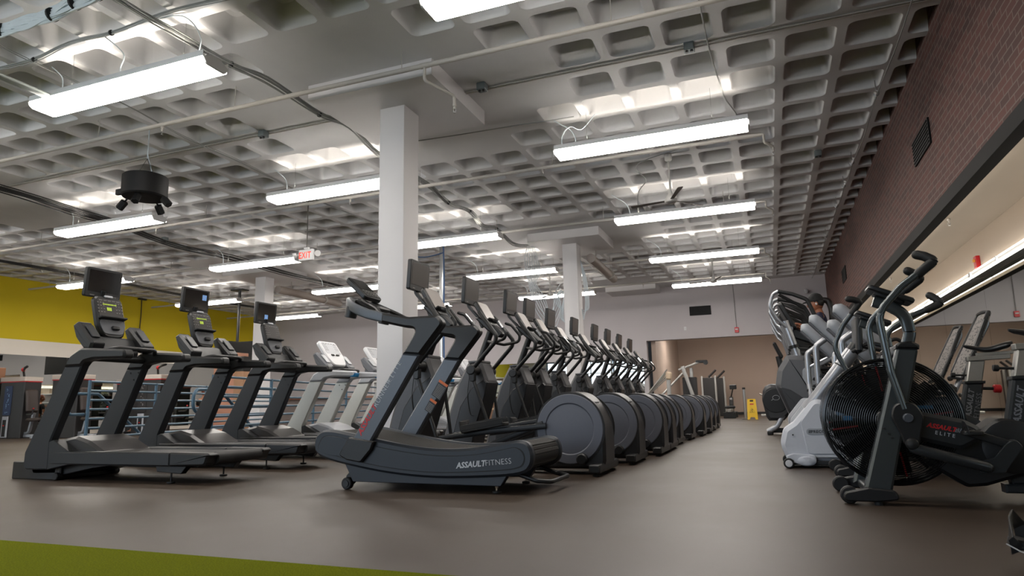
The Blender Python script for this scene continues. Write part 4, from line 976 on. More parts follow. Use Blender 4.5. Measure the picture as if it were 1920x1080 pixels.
# ------------------------------------------------------------------ stair climbers
STG = mat('stair_shell', rgb(92, 93, 96), 0.4, metal=0.15, var=0.05)
STD = mat('stair_dark_shell', rgb(50, 51, 54), 0.4, var=0.05)
def stair_climber(label, loc, near=True):
    t = thing('stair_climber', label, 'stair climber', loc, 0, 'stair climbers')
    b = MB(); b.prism(rc2([(.20, 1.16, .06), (.42, 1.14, .05), (.58, .95, .08), (.72, .60, .1), (.78, .10, .03), (.26, .10, .03), (.20, .34, .05), (.04, .78, .12), (.08, .98, .1)], 0, 5), 'y', -.36, .36, .06); s0 = b.build('body_shell', STG, t)
    b = MB(); b.prism(rc2([(.045, .80, .05), (.22, .74), (.48, .55), (.60, .52, .1), (.60, .10, .03), (.26, .10, .03), (.20, .34, .05)], 0, 4), 'y', -.368, .368, .03); b.build('lower_shell', STD, s0)
    for s in (-1, 1):
        b = MB(); b.prism(rc2([(.37, .97, .05), (.46, 1.02, .05), (.58, .92, .05), (.56, .72, .04), (.44, .70, .05), (.36, .86, .04)], 0, 5), 'y', s * .366, s * .376, .004); b.build('inspection_cover', AMTG, s0)
        # side masts and rails
        b = MB(); b.tube([(.34, s * .25, 1.12), (.215, s * .25, 1.60)], .05, 16); m = b.build('mast', SILV2, t)
        b = MB(); b.cyl((.305, s * .25, 1.245), (.295, s * .25, 1.285), .058, 16); b.build('mast_clamp', BLACK, m)
        b = MB(); b.tube(rc([(.25, s * .27, 1.50), (.13, s * .34, 1.62), (.05, s * .36, 1.80), (.10, s * .36, 1.95), (.17, s * .36, 1.98)], .1), .022, 12); b.build('front_rail', SILV2, t)
        b = MB(); b.tube(rc([(.17, s * .36, 1.98), (.34, s * .36, 1.93), (.50, s * .36, 1.85), (.58, s * .36, 1.62), (.66, s * .36, 1.30), (.95, s * .36, 1.18), (1.12, s * .36, 1.0), (1.12, s * .34, .5)], .08), .025, 12); b.build('side_handrail', BLACK2, t)
        b = MB(); b.tube(rc([(.17, s * .36, 1.94), (.36, s * .30, 1.82), (.48, s * .28, 1.74), (.56, s * .28, 1.55), (.62, s * .33, 1.38)], .08), .02, 10); b.build('inner_handrail', BLACK2, t)
        b = MB(); b.prism(rc2([(.62, .95, .06), (1.18, .5, .06), (1.30, .12, .04), (.70, .10, .04)], 0), 'y', s * .37, s * .31, .015); b.build('side_skirt', STD, t)
        b = MB(); b.cyl((.30, s * .30, 0), (.30, s * .30, .1), .03, 12); b.build('foot', BLACK2, t)
        b = MB(); b.cyl((1.2, s * .30, 0), (1.2, s * .30, .12), .03, 12); b.build('foot', BLACK2, t)
    for k in range(5):
        b = MB(); b.box((.66 + k * .13, 0, .98 - k * .19), (.24, .58, .03), .01, .004); o = b.build('step', BLACK2, t)
        b = MB(); b.box((.66 + k * .13 + .115, 0, .995 - k * .19), (.012, .58, .012)); b.build('step_edge', GREY_D, o)
    b = MB(); b.prism(rc2([(.70, .82), (1.26, .14), (.72, .12)], .01), 'y', -.30, .30, .01); b.build('step_core', BLACK2, t)
    T = Matrix.Translation((.27, 0, 1.68)) @ Matrix.Rotation(-.42, 4, 'Y')
    b = MB(); b.prism(roundrect(.50, .40, .05, 4), 'x', -.05, .015, .015); c = b.move(T).build('console', BLACK, t)
    b = MB(); b.prism(roundrect(.36, .26, .015, 3, 0, .03), 'x', .014, .019); b.move(T).build('display', SCREEN, c)
    b = MB(); b.tube([(.28, -.25, 1.50), (.28, .25, 1.50)], .03, 12); b.build('crossbar', SILV2, t)
    b = MB(); b.prism(rc2([(.22, 1.52), (.36, 1.50, .04), (.58, 1.36, .04), (.50, 1.30, .04), (.26, 1.40)], 0), 'y', -.20, .20, .02); b.build('bottle_tray', BLACK, t)
    for k in range(3):
        b = MB(); b.tube(rc([(.34, -.27 + .02 * k, 1.25 - .05 * k), (.50, -.27, 1.22 - .05 * k), (.70, -.26, 1.08 - .07 * k)], .06), .016, 8); b.build('cable_hose', CABLEB, t)
    return t
stair_climber('nearest stair climber, dark grey shell with pale inspection cover and silver mast', (.02, 9.50, 0))
stair_climber('middle stair climber with the person in the black cap on it', (.04, 10.70, 0))
stair_climber('farthest stair climber, beyond the person in the black cap', (.06, 11.85, 0))

# front-drive trainer with a swirl badge
def swirl_trainer():
    t = thing('cross_trainer', 'black cross trainer with pale swirl badge, beyond the stair climbers', 'elliptical', (-.13, 12.75, 0))
    b = MB(); b.prism(rc2([(.12, .86, .1), (.0, .80, .15), (-.03, .60, .2), (.02, .30, .1), (.06, .24), (.30, .24, .05), (.55, .5, .1), (.50, .80, .1)], 0, 6), 'y', -.28, .10, .05); h = b.build('drive_housing', STD, t)
    b = MB(); b.prism(rc2([(.12, .868, .1), (.0, .81, .15), (.10, .82), (.45, .86)], 0, 5), 'y', -.22, .04, .02); b.build('top_cover', AMTG, h)
    b = MB(); b.lathe([(.0, .0), (.21, .0), (.20, .012), (.0, .014)], (.19, -.278, .58), (0, -1, 0), 40); d = b.build('disc_cover', BLACK, h)
    b = MB()
    ring = [(.20 + .055 * math.cos(a * .26) * (1 + .03 * a), -.294, .63 + .042 * math.sin(a * .26)) for a in range(25)]
    b.sweep([(.12, -.294, .585)] + [(.20 + .055 * math.cos(PI * 1.2 + k * .25), -.294, .63 + .04 * math.sin(PI * 1.2 + k * .25)) for k in range(26)], roundrect(.004, .022, .002, 1), (0, -1, 0)); b.build('swirl_badge', WHTTXT, d)
    b = MB(); b.sweep(rc([(.02, -.25, .05), (.18, -.25, .14), (.34, -.25, .42)], .12), roundrect(.05, .08, .02, 3)); b.build('front_rail', SILV2, t)
    b = MB(); b.sweep(rc([(.02, .10, .05), (.18, .10, .14), (.34, .10, .42)], .12), roundrect(.05, .08, .02, 3)); b.build('front_rail', SILV2, t)
    b = MB(); b.box((.7, -.08, .07), (1.3, .10, .08), .02); b.box((.06, -.08, .035), (.10, .5, .07), .02); b.box((1.3, -.08, .035), (.10, .5, .07), .02); b.build('base_beam', BLACK, t)
    b = MB(); b.tube([(.38, -.08, .78), (.30, -.08, 1.35)], .05, 14); b.box((.30, -.08, 1.45), (.06, .4, .3), .03, .02, Matrix.Rotation(-.4, 3, 'Y')); b.build('mast', BLACK, t)
swirl_trainer()

# pedal with a strap, low in the corner by the fan bikes
def strap_pedal():
    global LEATH
    t = thing('indoor_cycle', 'dark spin bike at the picture edge, only its strapped pedal showing', 'exercise bike', (1.29, 3.04, -.0))
    b = MB(); b.box((-.42, -.02, .13), (.11, .10, .03), .02, .006, Matrix.Rotation(.2, 3, 'Y')); p = b.build('pedal', BLACK2, t); p.location = (-.03, 0, -.065); PS = (1.25, 1.25, 1.1); p.scale = PS; p.location = (.07, 0, -.07)
    ring = [(-.44 + .055 * math.cos(a * PI / 12), -.02 + .065 * math.sin(a * PI / 12), .155 + .012 * math.cos(a * PI / 6)) for a in range(24)]
    b = MB(); b.sweep([(-.47 , -.07, .12), (-.485, -.075, .16), (-.47, -.03, .205), (-.45, .02, .215), (-.43, .04, .18), (-.425, .035, .13)], roundrect(.004, .045, .001, 1)); b.build('toe_strap', BLACK, p)
    b = MB(); b.sweep(rc([(-.50, -.085, .145), (-.47, -.105, .125), (-.41, -.10, .115), (-.36, -.085, .12)], .03), roundrect(.003, .018, .001, 1), (0, -1, 0)); b.build('webbing', WHTTXT, p)
    b = MB(); b.cyl((-.44, -.09, .095), (-.40, -.09, .095), .007, 8); b.cyl((-.36, .0, .13), (-.26, .0, .13), .012, 10); b.build('spindle', CHROME, p)
    b = MB(); b.sweep([(-.27, 0, .13), (-.12, 0, .30)], roundrect(.03, .04, .01, 2)); b.build('crank', BLACK2, t)
    b = MB(); b.prism(rc2([(-.2, .26, .05), (-.1, .42, .08), (.15, .40, .08), (.40, .30, .06), (.36, .22, .04), (-.1, .20, .05)], 0), 'y', .02, .12, .02); b.build('chain_guard', BLACK, t)
    b = MB(); b.box((.05, .1, .045), (.10, .5, .06), .02); b.box((1.0, .1, .045), (.10, .5, .06), .02); b.prism(rc2([(.0, .06), (.06, .34, .02), (.12, .34, .02), (1.02, .08), (1.0, .03), (.1, .03)], 0), 'y', .06, .14, .01); b.build('frame', BLACK, t)
strap_pedal()

# white air fan cord ring by the bikes
b = MB(); b.tube(spline([(1.95, 6.2, .02), (1.93, 6.25, .12), (1.86, 6.3, .22), (1.84, 6.3, .34), (1.90, 6.3, .42), (1.98, 6.3, .44), (2.0, 6.3, .50), (2.0, 6.3, .56)], 5), .008, 8)
tag(b.build('charging_cable', CABLEW), 'loose white cable hanging in a loop beside the fan bikes', 'cable')
# ------------------------------------------------------------------ cove lamps above the mirror and behind the lintel
def cove(first=[None]):
    if first[0] is None:
        t = thing('cove_light', '', 'light')
        b = MB(); b.prism([(-.06, -.03), (.06, -.03), (.06, .03), (.03, .045), (-.06, .045)], 'y', -1.2, 1.2); b.build('channel', WHITEP, t)
        for k, (x, z) in enumerate(((-.08, -.02), (-.03, .07))):
            b = MB(); b.cyl((x, -1.17, z), (x, 1.17, z), .013, 10); b.build('tube_lamp', LENSR, t)
        for y in (-1.19, 0, 1.19):
            b = MB(); b.box((-.055, y, .03), (.07, .025, .07), .004); b.build('lamp_holder', WHITEP, t)
        first[0] = t; return t
    return copy_tree(first[0])
for k in range(9):
    t = cove(); t.location = (XA - .065, 2.6 + 2.44 * k, 2.28)
    tag(t, '%s fluorescent tube strip above the wall mirror, counted from the camera' % ('first', 'second', 'third', 'fourth', 'fifth', 'sixth', 'seventh', 'eighth', 'ninth')[k], 'light', 'tube strips above the mirror')
for k in range(8):
    t = cove(); t.location = (XR + .19, 3.4 + 2.44 * k, 2.81); t.rotation_euler = (0, 0, PI)
    tag(t, 'fluorescent tube strip hidden behind the black lintel', 'light', 'tube strips behind the lintel')

# ------------------------------------------------------------------ sprinkler pipes
PZ = 4.19
def head(t, x, y, z, drop=.07):
    b = MB(); b.cyl((x, y, z), (x, y, z - drop), .014, 10); b.cyl((x, y, z - .005), (x, y, z - .03), .022, 10); o = b.build('sprinkler_head', PIPE, t)
    b = MB(); b.tube(rc([(x - .012, y, z - drop), (x - .016, y, z - drop - .02), (x, y, z - drop - .04), (x + .016, y, z - drop - .02), (x + .012, y, z - drop)], .01), .003, 6); b.cyl((x, y, z - drop - .04), (x, y, z - drop - .044), .016, 12); b.build('deflector', STEEL, o)
def sprinkler(label, y, x0, x1, heads, drop_end=False):
    t = thing('sprinkler_pipe', label, 'pipe', (0, 0, 0), 0, 'sprinkler pipes')
    b = MB(); b.tube([(x0, y, PZ), (x1, y, PZ)], .028, 12); 
    if drop_end: b.tube(rc([(x1 - .02, y, PZ), (x1 + .03, y, PZ), (x1 + .03, y, PZ - .12), (x1 + .14, y + .1, PZ - .16)], .03), .018, 10)
    b.build('pipe', PIPE, t)
    if drop_end: head(t, x1 + .14, y + .1, PZ - .17)
    x = x1 - .7
    while x > x0:
        b = MB(); b.cyl((x, y, PZ), (x, y, CH), .005, 6); b.tube([(x, y + .026 * math.cos(a * PI / 6), PZ + .026 * math.sin(a * PI / 6)) for a in range(12)], .004, 5, closed=True, up=(1, 0, 0)); b.build('hanger', PIPE, t)
        x -= 2.3
    for hx in heads:
        b = MB(); b.cyl((hx - .045, y, PZ), (hx + .045, y, PZ), .03, 12); b.build('tee', PIPE, t)
        head(t, hx, y, PZ - .02)
    return t
sprinkler('painted sprinkler pipe crossing in front of the near pillar', 5.80, XL + .1, 1.86, (-10.1, -6.9))
sprinkler('painted sprinkler pipe passing just behind the near pillar', 9.28, XL + .1, .16, (-11.0, -6.5, -3.0), True)
sprinkler('painted sprinkler pipe in front of the far pillar by the ellipticals', 12.62, XL + .1, .16, (-12.2, -8.0, -2.2), True)
sprinkler('painted sprinkler pipe passing behind the far pillar by the ellipticals', 16.75, XL + .1, .10, (-13.0, -8.0, -2.5), True)
sprinkler('painted sprinkler pipe nearest the back wall', 20.2, XL + .1, .10, (-13.0, -8.0, -3.4), True)
t = thing('hanging_sprinkler_branch', 'sprinkler branch angling down beside the near pillar cap', 'pipe', (-3.16, 5.80, PZ))
b = MB(); b.tube(rc([(0, 0, 0), (0, 0, -.17), (.19, .33, -.24), (.19, .33, -.34)], .04), .018, 10); b.build('branch_pipe', PIPE, t); head(t, .19, .33, -.33, .06)
b = MB(); b.cyl((-.05, 0, 0), (.05, 0, 0), .032, 12); b.build('tee', PIPE, t)
for k, y in enumerate((6.2, 9.9, 14.5)):
    t = thing('ceiling_sprinkler', '%s brass sprinkler head under the alcove soffit, from the camera' % ('first', 'second', 'third')[k], 'sprinkler', (2.07, y, 2.885), 0, 'soffit sprinklers'); t.location.x = 2.10 + .25
    head(t, 0, 0, 0, .05)

# ------------------------------------------------------------------ cable bundles, conduits, boxes
def bundle(name, label, pts, r, n, m, ties=(), cat='cable', sag=0.0, spread=1.0):
    t = thing(name, label, cat, (0, 0, 0))
    rnd = random.Random(len(pts) * 7 + n)
    P = [Vector(p) for p in pts]; b = MB()
    for k in range(n):
        a = 2 * PI * k / n * 1.7; q = []
        for i, p in enumerate(P):
            a2 = a + rnd.uniform(-.6, .6); rr = r * math.sqrt(k / n) * spread * rnd.uniform(.8, 1.2)
            q.append(p + Vector((math.cos(a2) * rr, math.cos(a2) * rr * .2, math.sin(a2) * rr)))
        b.tube(spline(q, 5), max(.0045, r * .17), 5)
    b.build('cables', m, t)
    for i in ties:
        p = P[i]; d = (P[min(i + 1, len(P) - 1)] - P[max(i - 1, 0)]).normalized()
        b = MB(); b.cyl(p - d * .009, p + d * .009, r * .8, 14); b.build('cable_tie', BLACK2, t)
    return t
z0 = CH - .12
bundle('cable_bundle', 'draped grey cable bundle running past the near pillar to the far one', [(-5.28, 3.0, z0), (-5.27, 3.9, z0 - .03), (-5.28, 4.5, z0), (-5.18, 5.15, z0 - .04), (-5.13, 5.65, z0), (-5.12, 6.6, z0 - .02), (-5.06, 7.15, z0 + .04), (-5.15, 8.1, z0 - .04), (-5.18, 9.6, z0 - .02), (-5.20, 10.45, z0 - .10), (-5.21, 11.4, z0), (-5.23, 12.1, z0 - .12), (-5.24, 12.85, z0), (-5.2, 13.7, z0 - .15), (-5.17, 14.65, z0)], .045, 9, CABLE, (3, 5, 9, 10, 12))
bundle('cable_bundle', 'pale blue network cable bundle under the ceiling near the top corner', [(-7.4, 3.46, 4.02), (-6.6, 3.44, 4.0), (-6.1, 3.43, 3.98), (-5.79, 3.45, 4.0), (-5.52, 3.47, 4.01), (-5.22, 3.45, 4.03), (-4.97, 3.46, 4.06), (-4.5, 3.4, 4.10), (-3.6, 3.3, 4.14)], .075, 24, CABLEW, (2, 4, 5, 6))
bundle('cable_bundle', 'thin dark conduit bundle running along the ceiling past the hanging speaker', [(-7.25, 3.0, CH - .04), (-7.25, 4.4, CH - .06), (-7.3, 5.6, CH - .04), (-7.4, 6.6, CH - .07), (-7.45, 7.8, CH - .04), (-7.55, 9.5, CH - .06), (-7.5, 11.4, CH - .05), (-7.3, 14.0, CH - .04)], .022, 4, CABLE)
bundle('cable_bundle', 'heavy dark cable run along the ceiling toward the left pillar', [(-11.6, 4.5, CH - .21), (-11.55, 6.7, CH - .19), (-11.6, 8.0, CH - .23), (-11.75, 9.0, CH - .19), (-12.0, 10.6, CH - .25), (-12.0, 12.3, CH - .20), (-11.95, 14.0, CH - .25), (-12.0, 16.5, CH - .21), (-12.0, 20.0, CH - .21)], .065, 9, CABLEB, (), spread=1.3)
bundle('cable_bundle', 'dark cable run along the ceiling near the yellow wall', [(-17.2, 6.0, CH - .14), (-17.25, 9.0, CH - .16), (-17.3, 12.0, CH - .14), (-17.4, 16.0, CH - .18), (-17.4, 20.0, CH - .14)], .05, 6, CABLEB)
bundle('cable_bundle', 'cable cluster over the nearest left strip light', [(-7.9, 4.33, CH - .06), (-7.1, 4.33, CH - .10), (-6.5, 4.30, CH - .05), (-5.9, 4.29, CH - .09), (-5.1, 4.29, CH - .05), (-4.15, 4.30, CH - .09), (-3.4, 4.3, CH - .05)], .035, 6, CABLE, (1, 3))
for lab, pts in (('pale looping flex from the ceiling to the light by the near pillar', [(-2.35, 8.17, LZ + .11), (-2.36, 8.2, LZ + .32), (-2.25, 8.22, LZ + .45), (-2.1, 8.25, LZ + .40), (-1.92, 8.3, CH - .02)]),
                 ('pale looping flex over the nearest left strip light', [(-5.0, 4.5, LZ + .11), (-4.93, 4.5, LZ + .36), (-5.1, 4.42, CH - .03), (-5.5, 4.33, CH - .05)]),
                 ('pale looping flex over the middle of the nearest left strip light', [(-5.95, 4.5, LZ + .11), (-5.98, 4.48, LZ + .25), (-5.9, 4.44, LZ + .38), (-6.1, 4.36, CH - .04)])):
    b = MB(); b.tube(spline(pts, 8), .007, 6); tag(b.build('power_flex', CABLEW), lab, 'cable')
b = MB(); b.tube(spline([(-.35, 5.6, CH - .01), (-.33, 7.2, CH - .015), (-.26, 8.4, CH - .015), (-.22, 9.6, CH - .02), (-1.7, 10.4, CH - .02), (-1.75, 11.3, CH - .02), (-1.95, 11.6, CH - .15), (-2.0, 11.83, LZ + .11)], 6), .009, 6); tag(b.build('power_flex', CABLE), 'long dark flex along the ceiling toward the ceiling fan', 'cable')
b = MB(); b.tube(spline([(-4.9, 8.1, CH - .02), (-3.9, 8.15, CH - .03), (-3.0, 8.2, CH - .02), (-2.5, 8.22, CH - .03), (-2.2, 8.25, CH - .02)], 6), .008, 6); tag(b.build('power_flex', CABLE), 'thin flex along the solid slab right of the near pillar', 'cable')
b = MB()
for dx in (-.0, .05): b.tube([(XL + .2, 7.03 + dx * .8, CH - .012), (1.88, 7.03 + dx * .8, CH - .012)], .009, 6)
tag(b.build('conduit_line', PIPE), 'pair of thin painted conduits along the wide ceiling rib by the near pillar', 'pipe')
JB = mat('box_grey', rgb(112, 120, 122), 0.5, metal=.3)
for lab, x, y in (('grey junction box on the ceiling rib right of the near strip lights', -.53, 6.98), ('grey junction box beside the near pillar cap', -2.98, 6.92), ('grey junction box on the ceiling left of the near pillar', -6.36, 6.98), ('grey junction box far along the left ceiling by the dark cable run', -12.4, 10.7), ('grey junction box on the ceiling rib near the brick wall', 1.0, 11.1)):
    t = thing('ceiling_junction_box', lab, 'junction box', (x, y, CH))
    b = MB(); b.box((0, 0, -.05), (.11, .11, .09), .012, .004); b.build('box', JB, t)
    for s in (-1, 1):
        b = MB(); b.cyl((s * .025, -.02, -.095), (s * .025, -.02, -.115), .016, 12); b.build('knockout_plug', DARK, t)
t = thing('grey_raceway', 'grey painted bar across the ceiling at the top left corner', 'trim', (-6.9, 3.0, 3.94))
b = MB(); b.prism(roundrect(.10, .035, .015, 3), 'y', -1.2, 1.43, .01); b.build('bar', mat('raceway_grey', rgb(128, 134, 130), .5), t)
b = MB(); b.cyl((0, -.9, .0), (0, -.9, CH - 3.94), .006, 6); b.build('hanger', CABLE, t)

# hooks with a wire along the brick wall
t = thing('hanging_wire', 'thin wire on hooks along the ceiling beside the brick wall', 'cable', (0, 0, 0))
pts = []; ys = (5.9, 8.79, 11.38, 12.63, 13.96, 16.6, 19.73, 22.2)
for k, y in enumerate(ys):
    pts.append((1.52 - .008 * k, y, CH - .20))
    if k < len(ys) - 1: pts.append((1.52 - .008 * k - .004, (y + ys[k + 1]) / 2, CH - .26))
    b = MB(); x = 1.52 - .008 * k
    b.tube([(x, y, CH), (x, y, CH - .13)] + [(x + .03 * math.sin(a * PI / 8), y, CH - .17 + .04 * math.cos(a * PI / 8)) for a in range(0, 13)], .006, 6); b.build('hook', STEEL, t)
b = MB(); b.tube(spline(pts, 5), .005, 5); b.tube(spline([(p[0] + .01, p[1], p[2] + .012) for p in pts], 5), .004, 5); b.build('wire', CABLE, t)
# ducts behind the pillars
for lab, x, y0, y1 in (('round brown-grey duct running back from the far pillar', -3.72, 14.98, 17.9), ('round duct running back from the left pillar', -12.85, 14.95, 18.0)):
    t = thing('round_duct', lab, 'duct', (x, y0, 3.98))
    b = MB(); b.cyl((0, 0, 0), (-.1, y1 - y0, 0), .11, 20); b.build('pipe', mat('duct_paint', rgb(160, 150, 142), .5), t)
    for y in (.6, 2.2):
        b = MB(); b.cyl((-.02, y, .1), (-.02, y, CH - 3.99), .008, 6); b.lathe([(.112, -.015), (.118, -.015), (.118, .015), (.112, .015)], (-.035, y, 0), (0, 1, 0), 20); b.build('strap', PIPE, t)

# steel strut post with blue cables
t = thing('strut_post', 'slotted steel strut post with blue cables behind the curved treadmill', 'post', (-7.12, 13.9, 0))
b = MB(); b.box((0, 0, CH / 2), (.075, .05, CH), .004, 0); b.build('strut', STEEL, t)
b = MB(); b.box((0, 0, .01), (.16, .16, .02), .01); b.build('base_plate', STEEL, t)
b = MB()
for k in range(3): b.tube(spline([(.06 + .012 * k, -.02, CH - .02), (.075 + .012 * k, -.02, 3.6), (.05 + .02 * k, -.02, 2.6), (.07 + .01 * k, -.02, 1.6), (.06, -.02, .9)], 5), .008, 5)
b.tube(spline([(.06, -.02, CH - .25), (-.4, -.1, CH - .33), (-1.0, -.1, CH - .2)], 5), .014, 5)
b.build('blue_cable', mat('blue_cable', rgb(62, 90, 130), .5), t)

# white cables hanging beside the far pillar
def loose(label, pts_list, m=CABLEW, r=.008):
    b = MB()
    for p in pts_list: b.tube(spline(p, 6), r, 5)
    return tag(b.build('hanging_cables', m), label, 'cable')
loose('tangle of white cables hanging down left of the far pillar', [[(-5.17 + .03 * k, 14.6, CH - .15), (-5.2 + .06 * k, 14.5, CH - .5 - .05 * k), (-5.12 + .03 * k, 14.5, 3.4), (-4.98 + .04 * k, 14.5, 2.8 + .04 * k), (-4.75 + .03 * k, 14.5, 2.45 + .08 * (k % 3)), (-4.5, 14.52, 2.35 + .12 * k), (-4.36, 14.55, 2.75 + .1 * k)] for k in range(7)])
loose('loop of white cables on the left face of the far pillar', [[(-4.33, 14.62, 2.7), (-4.40 - .03 * k, 14.6, 2.95), (-4.36, 14.6, 3.2), (-4.31, 14.6, 3.0), (-4.33 - .02 * k, 14.6, 2.6), (-4.31, 14.62, 2.45)] for k in range(5)])
loose('white cables hanging on the right face of the far pillar', [[(-3.91, 14.75, 3.9), (-3.85 + .02 * k, 14.7, 3.4), (-3.82 + .02 * k, 14.7, 2.9 - .03 * k), (-3.88, 14.72, 2.5 + .05 * k), (-3.92, 14.75, 2.75)] for k in range(5)])

# ------------------------------------------------------------------ ceiling fans
FANW = mat('fan_enamel', rgb(200, 198, 194), .35)
FANB = mat('fan_blade_grey', rgb(104, 98, 92), .45)
def ceiling_fan(label, loc, rot):
    t = thing('ceiling_fan', label, 'ceiling fan', loc, rot, 'ceiling fans')
    H = CH - loc[2]
    b = MB(); b.lathe([(.0, H), (.055, H), (.055, H - .05), (.06, H - .055), (.055, H - .10), (.03, H - .12), (.0, H - .12)], (0, 0, 0), n=24); b.build('canopy', FANW, t)
    b = MB(); b.cyl((0, 0, .1), (0, 0, H - .11), .016, 12); b.build('rod', FANW, t)
    b = MB(); b.lathe([(.018, .18), (.03, .13), (.065, .075), (.07, .055), (.07, .04), (.095, .035), (.10, .0), (.09, -.02), (.06, -.035), (.0, -.035)], (0, 0, 0), n=32); b.build('motor', FANW, t)
    for k in range(3):
        a = 2 * PI * k / 3; R = Matrix.Rotation(a, 4, 'Z') @ Matrix.Rotation(.14, 4, 'X')
        b = MB(); b.prism(rc2([(.08, -.028), (.66, -.045, .03), (.66, .045, .03), (.08, .028)], 0), 'z', .006, .014, .002); b.move(R); b.build('blade', FANB, t)
ceiling_fan('grey ceiling fan hanging in front of the lights beside the brick wall', (-1.22, 10.25, 3.70), math.radians(50))
ceiling_fan('small far ceiling fan in front of the last strip light', (-1.22, 18.6, 3.80), math.radians(50))
ceiling_fan('distant ceiling fan left of the far pillar', (-5.9, 18.6, 3.80), math.radians(10))

# ------------------------------------------------------------------ hanging black speakers with spots
def speaker(label, loc):
    t = thing('pendant_speaker', label, 'speaker', loc, 0, 'pendant speakers')
    b = MB(); b.lathe([(.0, .30), (.27, .30), (.285, .285), (.285, .02), (.27, .0), (.24, -.005), (.0, .01)], (0, 0, 0), n=40); b.build('drum', VBLACK, t)
    b = MB(); b.box((-.20, -.205, .05), (.14, .05, .08), .01); b.build('side_panel', VBLACK, t)
    for k, (x, y) in enumerate(((-.33, -.06), (.31, .08), (.10, -.20), (-.06, .30))):
        d = Vector((x, y, -.02)); n = Vector((x, y, -.35)).normalized()
        b = MB(); p = d + Vector((0, 0, -.05)); b.cyl(p - n * .055, p + n * .075, .052, 6, ch=.006); b.cyl(d * .8 + Vector((0, 0, .02)), p, .012, 8); b.build('spot_speaker', VBLACK, t)
    for x, y in ((-.14, -.05), (.13, .02), (-.01, .15)):
        b = MB(); b.tube([(x, y, .30), (0, 0, .56)], .003, 5); b.build('wire', CABLEB, t)
    b = MB(); b.tube([(0, 0, .56), (.0, 0, CH - loc[2])], .006, 6); b.tube(spline([(0, 0, .62), (.03, .02, .5), (.05, .03, .42), (.08, .06, .30)], 4), .006, 5); b.build('suspension', CABLEW, t)
speaker('black drum speaker with small spots hanging in front of the left strip lights', (-7.77, 6.33, 3.50))
speaker('distant black drum speaker behind the console of the curved treadmill', (-9.85, 16.0, 3.68))

# ------------------------------------------------------------------ exit sign
def exit_sign():
    t = thing('exit_sign', 'white EXIT sign with red letters hung from a rod', 'sign', (-7.66, 9.63, 3.36))
    b = MB(); b.box((0, 0, 0), (.31, .05, .20), .008, .004); b.build('sign_body', WHITEP, t)
    text('lettering', 'EXIT', .165, (-.02, -.0265, -.06), (1, 0, 0), (0, 0, 1), mat('exit_red', rgb(226, 66, 50), .5, emit=(.9, .08, .04, 1), estr=.5), t, 0, .003, .72, 1.12, 'CENTER', .001)
    b = MB(); b.box((.0, 0, .125), (.10, .045, .03), .006); b.build('mount', WHITEP, t)
    b = MB(); b.cyl((.0, 0, .13), (.0, 0, CH - 3.36), .009, 8); b.build('rod', mat('rod_grey', rgb(88, 84, 80), .4), t)
    for s in (-1, 1):
        b = MB(); b.cyl((s * .15, 0, .02), (s * .21, 0, .02), .018, 10); b.cyl((s * .22, .0, .02), (s * .27, -.03, .0), .045, 16, r1=.055); b.build('emergency_lamp', WHITEP, t)
exit_sign()

# ------------------------------------------------------------------ wall fittings
def vent(label, c, w, h, axis):
    t = thing('air_vent', label, 'vent', c)
    b = MB()
    if axis == 'x': b.prism(roundrect(w, h, .004, 1), 'x', -.02, .0); 
    else: b.prism(roundrect(w, h, .004, 1), 'y', -.02, .0)
    b.build('frame', VBLACK, t)
    b = MB(); n = int(h / .04)
    for k in range(n):
        z = -h / 2 + .03 + k * (h - .06) / max(1, n - 1)
        if axis == 'x': b.box((-.024, 0, z), (.012, w - .04, .008))
        else: b.box((0, -.024, z), (w - .04, .012, .008))
    b.build('louvre', VBLACK, t)
vent('large black air vent high on the brick wall', (XR, 8.63, 3.53), .86, .30, 'x')
vent('smaller far black air vent on the brick wall', (XR, 17.65, 3.54), .8, .32, 'x')
vent('black rectangular vent on the back wall above the opening', (-2.0, YB, 3.58), .70, .31, 'y')
def alarm(label, c, face):
    t = thing('fire_alarm', label, 'fire alarm', c)
    b = MB(); b.box((0, 0, 0), (.13, .055, .17) if face == 'y' else (.055, .13, .17), .008, .004); b.build('body', RED, t)
    if face == 'y':
        b = MB(); b.box((0, -.03, .02), (.09, .02, .04), .004); b.build('strobe', WHTTXT, t)
        b = MB(); b.tube([(0, .0, .08), (-.02, .015, CH - c[2])], .011, 6); b.build('conduit', mat('conduit_grey', rgb(122, 118, 118), .5), t)
    else:
        b = MB(); b.box((-.04, 0, .02), (.03, .05, .04), .004); b.build('strobe', mat('strobe_amber', rgb(224, 160, 70), .3), t)
alarm('red fire alarm with conduit on the back wall above the opening', (-.885, YB - .03, 2.86), 'y')
alarm('red fire alarm strobe on the tan alcove wall above the tube lights', (XA - .03, 11.15, 2.49), 'x')
t = thing('light_switch', 'small white switch plate on the back wall', 'switch', (-2.53, YB - .008, 3.005))
b = MB(); b.box((0, 0, 0), (.08, .014, .12), .004); b.build('plate', WHITEP, t); b = MB(); b.box((0, -.01, 0), (.03, .012, .06), .002); b.build('toggle', WHITE, t)
t = thing('access_point', 'square white box high on the back wall left of the far pillar', 'box', (-10.4, YB - .02, 3.62))
b = MB(); b.box((0, 0, 0), (.24, .04, .24), .02, .01); b.build('cover', WHITEP, t); b = MB(); b.cyl((0, -.02, -.06), (0, -.023, -.06), .006, 8); b.build('indicator', BLUEACC, t)
t = thing('wall_rope', 'thin black rope hanging on the yellow wall', 'rope', (XL + .02, 16.4, 3.4))
b = MB(); b.tube(spline([(0, 0, 1.05), (.01, .01, .5), (.01, 0, 0), (.02, .04, -.25)], 5), .015, 6); b.build('rope', CABLEB, t)
b = MB(); b.box((.03, 0, 1.03), (.10, .3, .05), .01); b.build('bracket', BLACK2, t)
